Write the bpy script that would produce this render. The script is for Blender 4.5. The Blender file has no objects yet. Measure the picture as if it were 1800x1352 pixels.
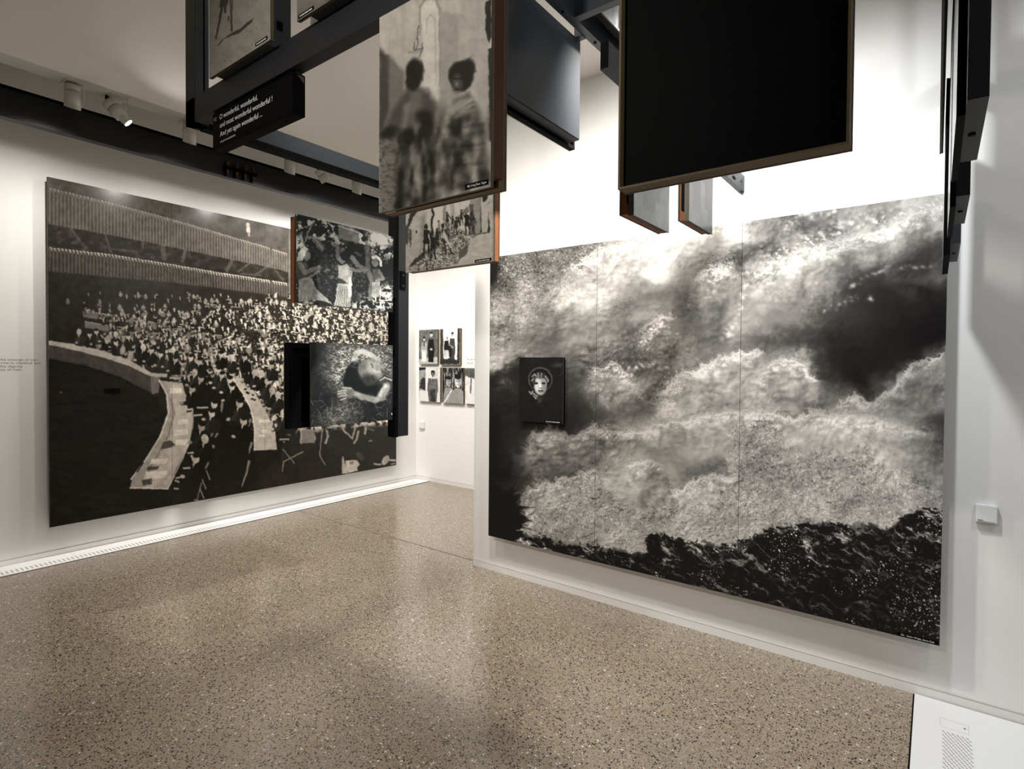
import bpy, bmesh, math
import numpy as np
from mathutils import Matrix, Vector

# ------------------------------------------------------------------ camera, world, lights, exposure
scene = bpy.context.scene
COL = scene.collection
EYE = 1.5
cam_data = bpy.data.cameras.new('camera')
cam_data.sensor_width = 36.0
cam_data.lens = 986.71 * 36.0 / 1800.0
cam_data.shift_y = -17.53 / 1800.0
cam_data.clip_start = 0.02
cam = bpy.data.objects.new('camera', cam_data)
COL.objects.link(cam)
_y, _p, _r = (math.radians(a) for a in (37.0817, -1.0072, 0.408))
_F = Vector((-math.sin(_y) * math.cos(_p), math.cos(_y) * math.cos(_p), math.sin(_p)))
_R0 = Vector((math.cos(_y), math.sin(_y), 0.0))
_U0 = _R0.cross(_F)
_R = math.cos(_r) * _R0 + math.sin(_r) * _U0
_U = -math.sin(_r) * _R0 + math.cos(_r) * _U0
cam.matrix_world = Matrix(((_R.x, _U.x, -_F.x, 0), (_R.y, _U.y, -_F.y, 0), (_R.z, _U.z, -_F.z, EYE), (0, 0, 0, 1)))
scene.camera = cam

world = bpy.data.worlds.new('world')
scene.world = world
world.use_nodes = True
world.node_tree.nodes['Background'].inputs[0].default_value = (0.9, 0.95, 1.0, 1)
world.node_tree.nodes['Background'].inputs[1].default_value = 0.15

scene.view_settings.view_transform = 'Standard'
scene.view_settings.look = 'None'
scene.view_settings.gamma = 1.0
scene.view_settings.use_curve_mapping = False
scene.view_settings.exposure = 0.0

WARM = (1.0, 0.95, 0.88)
COOL = (0.95, 0.98, 1.0)
# ceiling spots out of frame that wash the walls, entries marked below are added fill: (x, y, z, target, watts, cone deg, colour, radius)
CEILING_SPOTS = [
    ((-2.60, 1.75, 3.20), (-2.20, 3.16, 0.60), 135, 140, WARM, 0.08),
    ((-1.75, 1.95, 3.20), (-1.00, 3.16, 0.80), 190, 140, WARM, 0.06),
    ((-0.55, 2.05, 3.20), (-0.55, 3.16, 0.90), 140, 140, COOL, 0.08),
    ((0.90, 1.75, 3.20), (0.40, 3.16, 1.40), 48, 125, COOL, 0.08),
    ((-3.60, 3.75, 3.20), (-4.80, 5.05, 1.40), 140, 125, WARM, 0.06),
    ((-0.40, 2.40, 3.20), (-2.6, 1.97, 1.62), 420, 42, WARM, 0.05),  # added fill lamp to brighten the three women and the child picture
    ((1.9, 0.2, 3.20), (-2.0, 2.1, 1.00), 55, 100, COOL, 0.08),  # added fill lamp from the right, lifts the steel sides and prints
    ((-1.30, -1.10, 3.20), (-1.50, 1.12, 2.22), 200, 64, WARM, 0.05),  # added fill lamp on the camera side for the striding figures
]
# the six lamps on the track above the hall picture: (y, tilt kind, target, watts)
TRACK_SPOTS = [
    (1.216, 'down', (-5.30, 1.00, 0.80), 55),
    (1.465, 'tilt', (-2.60, 2.20, 1.40), 40),
    (1.939, 'down', (-5.30, 2.10, 0.80), 55),
    (2.766, 'down', (-5.30, 2.90, 0.80), 72),
    (3.115, 'tilt2', (-5.25, 3.80, 0.30), 110),
    (3.480, 'down', (-5.30, 4.20, 0.30), 120),
]

# ------------------------------------------------------------------ small helpers
def tag(o, label=None, cat=None, group=None, kind=None):
    if label: o['label'] = label
    if cat: o['category'] = cat
    if group: o['group'] = group
    if kind: o['kind'] = kind
    return o

def empty(name, loc, label, cat, group=None):
    o = bpy.data.objects.new(name, None)
    o.empty_display_size = 0.05
    o.location = loc
    COL.objects.link(o)
    return tag(o, label, cat, group)

def link(name, mesh, mats, parent=None):
    o = bpy.data.objects.new(name, mesh)
    for m in (mats if isinstance(mats, (list, tuple)) else [mats]):
        mesh.materials.append(m)
    COL.objects.link(o)
    if parent is not None:
        o.parent = parent
        root = parent
        off = Vector((0, 0, 0))
        while root is not None:
            off += root.location
            root = root.parent
        o.location = -off          # meshes are written in world coordinates
    return o

class MB:
    """collects shapes in world coordinates and links them as one mesh object"""
    def __init__(s): s.bm = bmesh.new()
    def box(s, x0, x1, y0, y1, z0, z1, bevel=0.0):
        vs = [s.bm.verts.new(p) for p in ((x0,y0,z0),(x1,y0,z0),(x1,y1,z0),(x0,y1,z0),(x0,y0,z1),(x1,y0,z1),(x1,y1,z1),(x0,y1,z1))]
        fs = [s.bm.faces.new([vs[i] for i in f]) for f in ((0,3,2,1),(4,5,6,7),(0,1,5,4),(1,2,6,5),(2,3,7,6),(3,0,4,7))]
        if bevel > 0:
            es = {e for f in fs for e in f.edges}
            bmesh.ops.bevel(s.bm, geom=list(es), offset=bevel, segments=2, affect='EDGES')
        return s
    def quad(s, pts):
        s.bm.faces.new([s.bm.verts.new(p) for p in pts]); return s
    def cyl(s, a, b, r0, r1=None, seg=20, cap=True):
        a, b = Vector(a), Vector(b); r1 = r0 if r1 is None else r1
        d = (b - a).normalized()
        t = d.cross(Vector((0, 0, 1)) if abs(d.z) < 0.9 else Vector((1, 0, 0))).normalized()
        u = d.cross(t)
        ra, rb = [], []
        for i in range(seg):
            c, q = math.cos(2*math.pi*i/seg), math.sin(2*math.pi*i/seg)
            ra.append(s.bm.verts.new(a + (t*c + u*q)*r0)); rb.append(s.bm.verts.new(b + (t*c + u*q)*r1))
        for i in range(seg):
            j = (i+1) % seg
            f = s.bm.faces.new((ra[i], ra[j], rb[j], rb[i])); f.smooth = True
        if cap:
            s.bm.faces.new(ra[::-1]); s.bm.faces.new(rb)
        return s
    def build(s, name, mat, parent=None, kind=None):
        bmesh.ops.recalc_face_normals(s.bm, faces=s.bm.faces)
        me = bpy.data.meshes.new(name); s.bm.to_mesh(me); s.bm.free()
        o = link(name, me, mat, parent)
        if kind: o['kind'] = kind
        return o

def nodes(name):
    m = bpy.data.materials.new(name); m.use_nodes = True
    nt = m.node_tree
    return m, nt, nt.nodes['Principled BSDF']

def N(nt, kind, **kw):
    n = nt.nodes.new(kind)
    for k, v in kw.items():
        if k in n.inputs.keys(): n.inputs[k].default_value = v
        else: setattr(n, k, v)
    return n

def plain(name, col, rough=0.5, noise=0.06, scale=30.0, spec=0.5, bump=0.0, metallic=0.0):
    m, nt, p = nodes(name)
    tc = N(nt, 'ShaderNodeTexCoord'); nz = N(nt, 'ShaderNodeTexNoise', Scale=scale, Detail=4.0)
    nt.links.new(tc.outputs['Object'], nz.inputs['Vector'])
    rp = N(nt, 'ShaderNodeMapRange')
    rp.inputs['To Min'].default_value = 1 - noise; rp.inputs['To Max'].default_value = 1 + noise
    nt.links.new(nz.outputs['Fac'], rp.inputs['Value'])
    mx = N(nt, 'ShaderNodeMix', data_type='RGBA', blend_type='MULTIPLY')
    mx.inputs[0].default_value = 1.0
    mx.inputs[6].default_value = (*col, 1)
    nt.links.new(rp.outputs[0], mx.inputs[7])
    nt.links.new(mx.outputs[2], p.inputs['Base Color'])
    p.inputs['Roughness'].default_value = rough
    p.inputs['Specular IOR Level'].default_value = spec
    p.inputs['Metallic'].default_value = metallic
    if bump:
        b = N(nt, 'ShaderNodeBump', Strength=bump, Distance=0.002)
        nt.links.new(nz.outputs['Fac'], b.inputs['Height']); nt.links.new(b.outputs[0], p.inputs['Normal'])
    return m

# ------------------------------------------------------------------ materials
M_wall = plain('white_paint', (0.83, 0.825, 0.81), 0.65, 0.015, 3.0, 0.3)
M_ceil = plain('ceiling_paint', (0.83, 0.80, 0.76), 0.8, 0.015, 8.0, 0.2)
M_base = plain('white_trim', (0.78, 0.77, 0.75), 0.45, 0.01)
M_grille = plain('white_enamel', (0.72, 0.73, 0.745), 0.35, 0.01)
M_grille_lit = plain('white_enamel_lit', (0.88, 0.88, 0.88), 0.4, 0.01)  # lit copy of the enamel; lamp brightness on the left grille put in colour
M_slot = plain('slot_shadow_brown', (0.16, 0.13, 0.11), 0.7, 0.05)
M_slotw = plain('slot_grey', (0.45, 0.43, 0.42), 0.7, 0.05)
M_steel = plain('dark_steel', (0.042, 0.050, 0.063), 0.42, 0.10, 60.0, 0.5, 0.05)
M_steel_shade = plain('steel_shaded', (0.012, 0.013, 0.016), 0.45, 0.10, 60.0, 0.35, 0.05)  # shaded copy of dark_steel: same metal, darkened for faces that get less light
M_black = plain('black_lacquer', (0.0016, 0.0016, 0.002), 0.6, 0.1, 40.0, 0.06)
M_wood = plain('olive_wood', (0.16, 0.115, 0.055), 0.6, 0.25, 18.0, 0.3)
M_wood2 = plain('orange_wood', (0.30, 0.105, 0.028), 0.55, 0.25, 14.0, 0.3)
M_edge = plain('board_edge', (0.10, 0.085, 0.07), 0.6, 0.3, 60.0, 0.3)
M_fix = plain('fixture_grey_white', (0.55, 0.55, 0.51), 0.4, 0.02)
M_white_text = plain('white_ink', (0.75, 0.75, 0.73), 0.6, 0.01)
M_grey_text = plain('grey_ink', (0.16, 0.15, 0.16), 0.7, 0.01)
M_copper = plain('copper', (0.10, 0.05, 0.02), 0.35, 0.1, 80.0, 0.5, 0.0, 0.8)
M_plastic = plain('white_plastic', (0.78, 0.79, 0.80), 0.4, 0.01)
M_joint = plain('floor_joint', (0.11, 0.10, 0.09), 0.7, 0.1)
M_red = plain('red_brown_board', (0.095, 0.030, 0.014), 0.6, 0.2, 25.0, 0.3)
M_purple = plain('plum_sticker', (0.12, 0.06, 0.07), 0.5, 0.1)

def mat_lamp():
    m, nt, p = nodes('lamp_glow')
    p.inputs['Emission Color'].default_value = (1.0, 0.97, 0.85, 1)
    p.inputs['Emission Strength'].default_value = 6.0
    return m
M_lamp = mat_lamp()

def mat_terrazzo():
    m, nt, p = nodes('terrazzo')
    tc = N(nt, 'ShaderNodeTexCoord')
    base = N(nt, 'ShaderNodeTexNoise', Scale=55.0, Detail=3.0)
    nt.links.new(tc.outputs['Object'], base.inputs['Vector'])
    cr = N(nt, 'ShaderNodeValToRGB')
    cr.color_ramp.elements[0].position = 0.3; cr.color_ramp.elements[0].color = (0.262, 0.214, 0.160, 1)
    cr.color_ramp.elements[1].position = 0.7; cr.color_ramp.elements[1].color = (0.330, 0.276, 0.212, 1)
    nt.links.new(base.outputs['Fac'], cr.inputs[0])
    cur = cr.outputs[0]
    for sc, thr, stops in ((210.0, 0.30, ((0, (0.045, 0.04, 0.035)), (0.36, (0.20, 0.14, 0.085)), (0.58, (0.34, 0.28, 0.21)), (0.82, (0.24, 0.20, 0.16)), (0.95, (0.52, 0.47, 0.40)))),
                           (100.0, 0.27, ((0, (0.022, 0.020, 0.018)), (0.44, (0.20, 0.15, 0.10)), (0.60, (0.28, 0.13, 0.06)), (0.66, (0.34, 0.27, 0.19)), (0.94, (0.66, 0.63, 0.58))))):
        mp = N(nt, 'ShaderNodeMapping'); mp.inputs['Scale'].default_value = (1.0, 1.0, 1.0)
        wn = N(nt, 'ShaderNodeTexNoise', Scale=sc * 0.7, Detail=1.0)
        nt.links.new(tc.outputs['Object'], wn.inputs['Vector'])
        add = N(nt, 'ShaderNodeVectorMath', operation='MULTIPLY_ADD')
        nt.links.new(wn.outputs['Color'], add.inputs[0]); add.inputs[1].default_value = (0.012,) * 3
        nt.links.new(tc.outputs['Object'], add.inputs[2])
        v = N(nt, 'ShaderNodeTexVoronoi', Scale=sc, voronoi_dimensions='2D')
        nt.links.new(add.outputs[0], v.inputs['Vector'])
        sp = N(nt, 'ShaderNodeSeparateColor'); nt.links.new(v.outputs['Color'], sp.inputs[0])
        rmp = N(nt, 'ShaderNodeValToRGB'); rmp.color_ramp.interpolation = 'CONSTANT'
        els = rmp.color_ramp.elements
        els[0].position = 0.0; els[0].color = (*stops[0][1], 1); els[1].position = stops[1][0]; els[1].color = (*stops[1][1], 1)
        for pos, c in stops[2:]:
            e = els.new(pos); e.color = (*c, 1)
        nt.links.new(sp.outputs[0], rmp.inputs[0])
        th = N(nt, 'ShaderNodeMath', operation='MULTIPLY'); nt.links.new(sp.outputs[1], th.inputs[0]); th.inputs[1].default_value = thr * 1.7
        lt = N(nt, 'ShaderNodeMath', operation='LESS_THAN'); nt.links.new(v.outputs['Distance'], lt.inputs[0]); nt.links.new(th.outputs[0], lt.inputs[1])
        mx = N(nt, 'ShaderNodeMix', data_type='RGBA')
        nt.links.new(lt.outputs[0], mx.inputs[0]); nt.links.new(cur, mx.inputs[6]); nt.links.new(rmp.outputs[0], mx.inputs[7])
        cur = mx.outputs[2]
    nt.links.new(cur, p.inputs['Base Color'])
    p.inputs['Roughness'].default_value = 0.17
    p.inputs['Specular IOR Level'].default_value = 0.7
    return m
M_floor = mat_terrazzo()

def mat_print(name, dark, light, rough=0.35, spec=0.45):
    """black-and-white photographic print: the tone of the picture is a mesh attribute, tinted dark -> light here"""
    m, nt, p = nodes(name)
    at_ = N(nt, 'ShaderNodeAttribute', attribute_name='tone')
    mx = N(nt, 'ShaderNodeMix', data_type='RGBA')
    mx.inputs[6].default_value = (*dark, 1); mx.inputs[7].default_value = (*light, 1)
    nt.links.new(at_.outputs['Fac'], mx.inputs[0])
    nt.links.new(mx.outputs[2], p.inputs['Base Color'])
    tc = N(nt, 'ShaderNodeTexCoord'); nz = N(nt, 'ShaderNodeTexNoise', Scale=6.0, Detail=3.0)
    nt.links.new(tc.outputs['Object'], nz.inputs['Vector'])
    b = N(nt, 'ShaderNodeBump', Strength=0.08, Distance=0.01)
    nt.links.new(nz.outputs['Fac'], b.inputs['Height']); nt.links.new(b.outputs[0], p.inputs['Normal'])
    p.inputs['Roughness'].default_value = rough
    p.inputs['Specular IOR Level'].default_value = spec
    return m
P_hall = mat_print('print_sepia', (0.004, 0.003, 0.002), (0.86, 0.785, 0.675), 0.26, 0.28)
P_wave = mat_print('print_warm', (0.006, 0.005, 0.005), (0.84, 0.81, 0.755), 0.5, 0.14)
P_cool = mat_print('print_cool', (0.006, 0.008, 0.010), (0.80, 0.81, 0.76), 0.45, 0.15)
P_aged = mat_print('print_aged', (0.010, 0.008, 0.006), (0.80, 0.76, 0.66), 0.45, 0.2)
P_neut = mat_print('print_neutral', (0.003, 0.003, 0.003), (0.85, 0.85, 0.84), 0.5, 0.12)
P_gloss = mat_print('print_gloss', (0.008, 0.008, 0.009), (0.75, 0.75, 0.76), 0.16, 0.6)

# ------------------------------------------------------------------ the room
X_L, Y_R, Y_B, Z_C, X_END = -5.40, 3.164, 5.083, 3.325, -2.74
X_FAR, Y_FAR, Z_REC = 3.2, -3.2, 3.645

def struct(name, mb, mat):
    return tag(mb.build(name, mat), kind='structure')

st = struct('floor', MB().box(X_L - 0.2, X_FAR + 0.2, Y_FAR - 0.2, Y_B + 0.2, -0.10, 0.0), M_floor)
MB().box(X_L + .26, X_END, 3.224, 3.236, -0.001, 0.0006).build('expansion_joint', M_joint, st)
struct('wall_left', MB().box(X_L - 0.2, X_L, Y_FAR - 0.2, Y_B + 0.2, 0, Z_REC + 0.2), M_wall)
struct('wall_back', MB().box(X_L, X_FAR + 0.2, Y_B, Y_B + 0.2, 0, Z_REC + 0.2), M_wall)
struct('wall_right', MB().box(X_END, X_FAR, Y_R, Y_R + 0.24, 0, Z_C), M_wall)
struct('wall_side', MB().box(X_FAR, X_FAR + 0.2, Y_FAR, Y_B, 0, Z_C + 0.2), M_wall)
struct('wall_front', MB().box(X_L, X_FAR + 0.2, Y_FAR - 0.2, Y_FAR, 0, Z_REC + 0.2), M_wall)
cl = struct('ceiling', MB().box(-4.44, X_FAR + 0.2, Y_FAR - 0.2, Y_B, Z_C, Z_C + 0.15), M_ceil)
MB().box(X_L, -4.44 + 0.1, Y_FAR, Y_B, Z_REC, Z_REC + 0.1).build('recess_panel', M_ceil, cl)
MB().box(-4.44, -4.425, Y_FAR, Y_B, Z_C + 0.15, Z_REC).build('recess_fascia', M_ceil, cl)
# skirtings: a thin board with a grey strip above it painted as groove shade
def baseboard(name, x0, x1, y0, y1):
    o = struct(name, MB().box(x0, x1, y0, y1, 0, 0.042), M_base)
    MB().box(x0, x1, y0, y1, 0.042, 0.047).build('groove_shade', M_slotw, o)
    return o
baseboard('baseboard_left', X_L, X_L + 0.005, Y_FAR, Y_B)
baseboard('baseboard_right', X_END, X_FAR, Y_R - 0.005, Y_R)
baseboard('baseboard_back', X_L, X_FAR, Y_B - 0.005, Y_B)

# floor grilles with slots
def grille_left():
    g = empty('floor_grille', (-5.28, 1.0, 0), 'long white slotted convector grille in the floor along the left wall', 'floor grille')
    xs = (X_L + 0.012, -5.149)
    y = -2.2
    while y < 5.05:
        y1 = min(y + 1.20, Y_B - 0.012)
        MB().box(xs[0], xs[1], y + 0.001, y1 - 0.001, 0.0, 0.006).build('plate', M_grille_lit, g)
        y = y1
    mb = MB(); y = -0.6
    while y < 4.9:
        mb.box(-5.250, -5.178, y, y + 0.011, 0.0055, 0.0064); y += 0.027
    mb.build('slots', M_slotw, g, 'stuff')
    MB().box(-5.149, -5.145, -2.2, Y_B - 0.012, 0.0, 0.004).build('edge_strip', M_joint, g)
grille_left()

def grille_right():
    g = empty('floor_grille', (0.3, 2.4, 0), 'white floor grille plate with slanted slots at the right corner', 'floor grille')
    MB().box(-0.055, 0.62, 0.4, Y_R - 0.013, 0.0, 0.006).build('plate', M_grille, g)
    MB().box(-0.061, -0.055, 0.4, Y_R - 0.013, 0.0, 0.004).build('edge_strip', M_black, g)
    h = MB()
    for a in ((0.036, 0.131, 3.000, 3.0015), (0.036, 0.0375, 2.945, 3.000), (0.1295, 0.131, 2.93, 3.000), (0.036, 0.131, 2.9300, 2.9312)):
        h.box(a[0], a[1], a[2], a[3], 0.0055, 0.0064)
    h.build('hatch_outline', M_slotw, g)
    MB().cyl((0.118, 2.968, 0.0055), (0.118, 2.968, 0.0066), 0.005, seg=12).build('hatch_screw', M_slot, g)
    mb = MB(); row = 0; y = 2.90
    while y > 1.6:
        for k in range(6):
            x = 0.043 + k * 0.0155 + (0.0078 if row % 2 else 0)
            mb.quad([(x, y, 0.0064), (x + 0.0085, y - 0.0075, 0.0064), (x + 0.0085, y - 0.0125, 0.0064), (x, y - 0.005, 0.0064)])
        y -= 0.0145; row += 1
    mb.build('slots', M_slot, g, 'stuff')
grille_right()

# ------------------------------------------------------------------ picture drawing (numpy): tones only, written to mesh vertices
def _hash(ix, iy, seed):
    n = (ix.astype(np.int64) * 374761393 + iy.astype(np.int64) * 668265263 + seed * 1274126177) & 0xFFFFFFFF
    n = ((n ^ (n >> 13)) * 1274126177) & 0xFFFFFFFF
    n = (n ^ (n >> 16)) & 0xFFFFFFFF
    return n.astype(np.float64) / 4294967295.0

def vnoise(x, y, seed=0):
    ix, iy = np.floor(x), np.floor(y); fx, fy = x - ix, y - iy
    sx, sy = fx*fx*(3 - 2*fx), fy*fy*(3 - 2*fy)
    a, b = _hash(ix, iy, seed), _hash(ix + 1, iy, seed)
    c, d = _hash(ix, iy + 1, seed), _hash(ix + 1, iy + 1, seed)
    return (a + (b - a)*sx) * (1 - sy) + (c + (d - c)*sx) * sy

def fbm(x, y, seed=0, octaves=5, gain=0.5):
    t, amp, tot = 0.0, 1.0, 0.0
    for o in range(octaves):
        t = t + amp * vnoise(x, y, seed + o*17); tot += amp; amp *= gain
        x, y = 1.22*x - 1.58*y + 3.1, 1.58*x + 1.22*y - 1.7
    return t / tot

def ridged(x, y, seed=0, octaves=4, gain=0.55):
    t, amp, tot = 0.0, 1.0, 0.0
    for o in range(octaves):
        t = t + amp * (1 - np.abs(2*vnoise(x, y, seed + o*31) - 1)); tot += amp; amp *= gain
        x, y = 1.90*x - 0.60*y + 3.1, 0.60*x + 1.90*y - 1.7
    return t / tot

def dots(x, y, cell, seed, rmin, rmax, prob):
    """random round flecks: returns coverage 0..1; x,y in the same unit as cell"""
    gx, gy = np.floor(x / cell), np.floor(y / cell)
    out = np.zeros_like(x)
    for dx in (-1, 0, 1):
        for dy in (-1, 0, 1):
            cx, cy_ = gx + dx, gy + dy
            px_ = (cx + _hash(cx, cy_, seed)) * cell; py_ = (cy_ + _hash(cx, cy_, seed + 1)) * cell
            r = rmin + (rmax - rmin) * _hash(cx, cy_, seed + 2)**2
            on = _hash(cx, cy_, seed + 3) < prob
            d = np.hypot(x - px_, y - py_)
            out = np.maximum(out, np.where(on, np.clip((r - d) / 0.8 + 0.5, 0, 1), 0))
    return out

def smooth(a, b, x):
    t = np.clip((x - a) / (b - a), 0, 1); return t*t*(3 - 2*t)

class Pic:
    """a picture sketched in a quad (corners tl, tr, br, bl of the sketch sheet) and sampled on a grid over the print"""
    def __init__(s, quad, us, nv):
        (x0, y0), (x1, y1), (x2, y2), (x3, y3) = quad
        dx1, dx2, dx3 = x1 - x2, x3 - x2, x0 - x1 + x2 - x3
        dy1, dy2, dy3 = y1 - y2, y3 - y2, y0 - y1 + y2 - y3
        den = dx1*dy2 - dx2*dy1
        g = (dx3*dy2 - dx2*dy3) / den; h = (dx1*dy3 - dx3*dy1) / den
        s.H = np.array([[x1 - x0 + g*x1, x3 - x0 + h*x3, x0], [y1 - y0 + g*y1, y3 - y0 + h*y3, y0], [g, h, 1.0]])
        s.Hi = np.linalg.inv(s.H)
        s.us = np.asarray(us, float); s.vs = np.linspace(0, 1, nv)
        U, V = np.meshgrid(s.us, s.vs)
        w = s.H[2, 0]*U + s.H[2, 1]*V + 1.0
        s.X = (s.H[0, 0]*U + s.H[0, 1]*V + s.H[0, 2]) / w
        s.Y = (s.H[1, 0]*U + s.H[1, 1]*V + s.H[1, 2]) / w
        s.T = np.zeros_like(s.X)
    def win(s, xa, ya, xb, yb):
        c = np.array([[xa, ya, 1], [xb, ya, 1], [xb, yb, 1], [xa, yb, 1]], float).T
        q = s.Hi @ c; u, v = q[0] / q[2], q[1] / q[2]
        i0 = max(0, np.searchsorted(s.us, u.min()) - 1); i1 = min(len(s.us), np.searchsorted(s.us, u.max()) + 1)
        j0 = max(0, np.searchsorted(s.vs, v.min()) - 1); j1 = min(len(s.vs), np.searchsorted(s.vs, v.max()) + 1)
        return slice(j0, max(j0, j1)), slice(i0, max(i0, i1))
    def blend(s, w, a, tone):
        if a.size: s.T[w] = s.T[w] * (1 - a) + tone * a
    def ell(s, cx, cy, rx, ry, tone, rot=0.0, soft=1.0, op=1.0):
        R = max(rx, ry) + soft + 1
        w = s.win(cx - R, cy - R, cx + R, cy + R)
        x, y = s.X[w] - cx, s.Y[w] - cy
        c, q = math.cos(rot), math.sin(rot)
        d = np.sqrt(((x*c + y*q) / rx)**2 + ((-x*q + y*c) / ry)**2)
        s.blend(w, op * np.clip(0.5 - (d - 1) * min(rx, ry) / soft, 0, 1), tone)
    def sd(s, w, pts):
        x, y = s.X[w], s.Y[w]
        D = np.full(x.shape, 1e9); ins = np.zeros(x.shape, bool)
        n = len(pts)
        for i in range(n):
            ax, ay = pts[i]; bx, by = pts[(i + 1) % n]
            ex, ey = bx - ax, by - ay
            t = np.clip(((x - ax)*ex + (y - ay)*ey) / (ex*ex + ey*ey + 1e-9), 0, 1)
            D = np.minimum(D, np.hypot(x - ax - t*ex, y - ay - t*ey))
            cond = (ay > y) != (by > y)
            with np.errstate(divide='ignore', invalid='ignore'):
                xi = ax + (y - ay) * ex / (ey if ey != 0 else 1e-9)
            ins ^= cond & (x < xi)
        return np.where(ins, -D, D)
    def mask(s, pts, soft=1.0, w=None):
        if w is None: w = (slice(None), slice(None))
        return np.clip(0.5 - s.sd(w, pts) / soft, 0, 1)
    def poly(s, pts, tone, soft=1.0, op=1.0):
        xs = [p[0] for p in pts]; ys = [p[1] for p in pts]
        w = s.win(min(xs) - soft - 1, min(ys) - soft - 1, max(xs) + soft + 1, max(ys) + soft + 1)
        if s.X[w].size: s.blend(w, op * s.mask(pts, soft, w), tone if np.isscalar(tone) else tone[w])
    def line(s, pts, width, tone, soft=1.0, op=1.0, width2=None):
        n = len(pts) - 1
        for i in range(n):
            ax, ay = pts[i]; bx, by = pts[i + 1]
            wa = width if width2 is None else width + (width2 - width) * i / n
            wb = width if width2 is None else width + (width2 - width) * (i + 1) / n
            R = max(wa, wb) / 2 + soft + 1
            w = s.win(min(ax, bx) - R, min(ay, by) - R, max(ax, bx) + R, max(ay, by) + R)
            x, y = s.X[w], s.Y[w]
            if not x.size: continue
            ex, ey = bx - ax, by - ay
            t = np.clip(((x - ax)*ex + (y - ay)*ey) / (ex*ex + ey*ey + 1e-9), 0, 1)
            d = np.hypot(x - ax - t*ex, y - ay - t*ey) - (wa + (wb - wa)*t) / 2
            s.blend(w, op * np.clip(0.5 - d / soft, 0, 1), tone)
    def blur(s, ru, rv, m=None):
        def k(r):
            n = int(3*r) + 1; a = np.exp(-0.5*(np.arange(-n, n + 1) / max(r, 1e-3))**2); return a / a.sum()
        def conv(A, ker):
            n = len(ker)//2; P = np.pad(A, ((n, n), (0, 0)), mode='edge'); o = np.zeros_like(A)
            for i, c in enumerate(ker): o += c * P[i:i + A.shape[0]]
            return o
        B = s.T
        if rv > 0: B = conv(B, k(rv))
        if ru > 0: B = conv(B.T, k(ru)).T
        s.T = B if m is None else s.T*(1 - m) + B*m

def _finish(s, amp=1.0, scale=5.0, tex=0.06, grain=0.02, seed=77):
    """roughen every drawn edge with a small random warp, add tonal mottling and grain"""
    ny, nx = s.T.shape
    gx = np.abs(np.gradient(s.X, axis=1)) + 1e-6; gy = np.abs(np.gradient(s.Y, axis=0)) + 1e-6
    I, J = np.meshgrid(np.arange(nx), np.arange(ny))
    ii = np.clip(I + amp*2*(fbm(s.X/scale, s.Y/scale, seed, 3) - .5)/gx, 0, nx - 1.001)
    jj = np.clip(J + amp*2*(fbm(s.X/scale, s.Y/scale, seed + 5, 3) - .5)/gy, 0, ny - 1.001)
    i0, j0 = ii.astype(int), jj.astype(int); a, b = ii - i0, jj - j0
    T = s.T
    T = (T[j0, i0]*(1 - a) + T[j0, i0 + 1]*a)*(1 - b) + (T[j0 + 1, i0]*(1 - a) + T[j0 + 1, i0 + 1]*a)*b
    m = fbm(s.X/(scale*1.6), s.Y/(scale*1.6), seed + 9, 4, .6) - .5
    s.T = np.clip(T*(1 + 4*tex*m) + tex*.4*m + grain*(vnoise(s.X*1.9, s.Y*1.9, 5) - .5), .02, .97)
Pic.finish = _finish

def lin(t):
    t = np.clip(t, 0, 1)
    return np.where(t <= 0.04045, t / 12.92, ((t + 0.055) / 1.055)**2.4)

def print_mesh(name, origin, du, dv, dn, us, vs, T, mats, parent):
    """a thin sheet: dense front grid carrying the picture tones, plain sides and back.
    origin = top-left front corner, du / dv = full-width / full-height vectors of the sheet part, dn = thickness vector to the back"""
    O, DU, DV, DN = (np.array(v, float) for v in (origin, du, dv, dn))
    nv, nu = T.shape
    U, V = np.meshgrid(us, vs)
    P = O + U[..., None]*DU + V[..., None]*DV
    verts = P.reshape(-1, 3)
    idx = np.arange(nu*nv).reshape(nv, nu)
    q = np.stack([idx[:-1, :-1], idx[1:, :-1], idx[1:, 1:], idx[:-1, 1:]], -1).reshape(-1, 4)
    flip = np.dot(np.cross(DV, DU), -DN) < 0
    if flip: q = q[:, ::-1]
    c4 = np.array([O + a*DU + b*DV for a, b in ((us[0], 0), (us[-1], 0), (us[-1], 1), (us[0], 1))])
    sides = []
    for i in range(4):
        j = (i + 1) % 4
        sides += [c4[i], c4[j], c4[j] + DN, c4[i] + DN]
    sides += [c4[0] + DN, c4[1] + DN, c4[2] + DN, c4[3] + DN]
    nfront = len(verts)
    verts = np.vstack([verts, np.array(sides)])
    sq = nfront + np.arange(20).reshape(5, 4)
    if flip: sq = sq[:, ::-1]
    faces = np.vstack([q, sq])
    me = bpy.data.meshes.new(name)
    me.vertices.add(len(verts)); me.vertices.foreach_set('co', verts.ravel().astype(np.float32))
    me.loops.add(faces.size); me.loops.foreach_set('vertex_index', faces.ravel().astype(np.int32))
    me.polygons.add(len(faces)); me.polygons.foreach_set('loop_start', np.arange(0, faces.size, 4, dtype=np.int32))
    mi = np.zeros(len(faces), np.int32); mi[len(q):] = 1
    me.polygons.foreach_set('material_index', mi)
    me.update(calc_edges=True)
    a = me.attributes.new('tone', 'FLOAT', 'POINT')
    a.data.foreach_set('value', np.concatenate([lin(T).ravel(), np.full(20, 0.05)]).astype(np.float32))
    return link(name, me, mats, parent)

# ------------------------------------------------------------------ the pictures
rng = np.random.default_rng(7)

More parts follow.
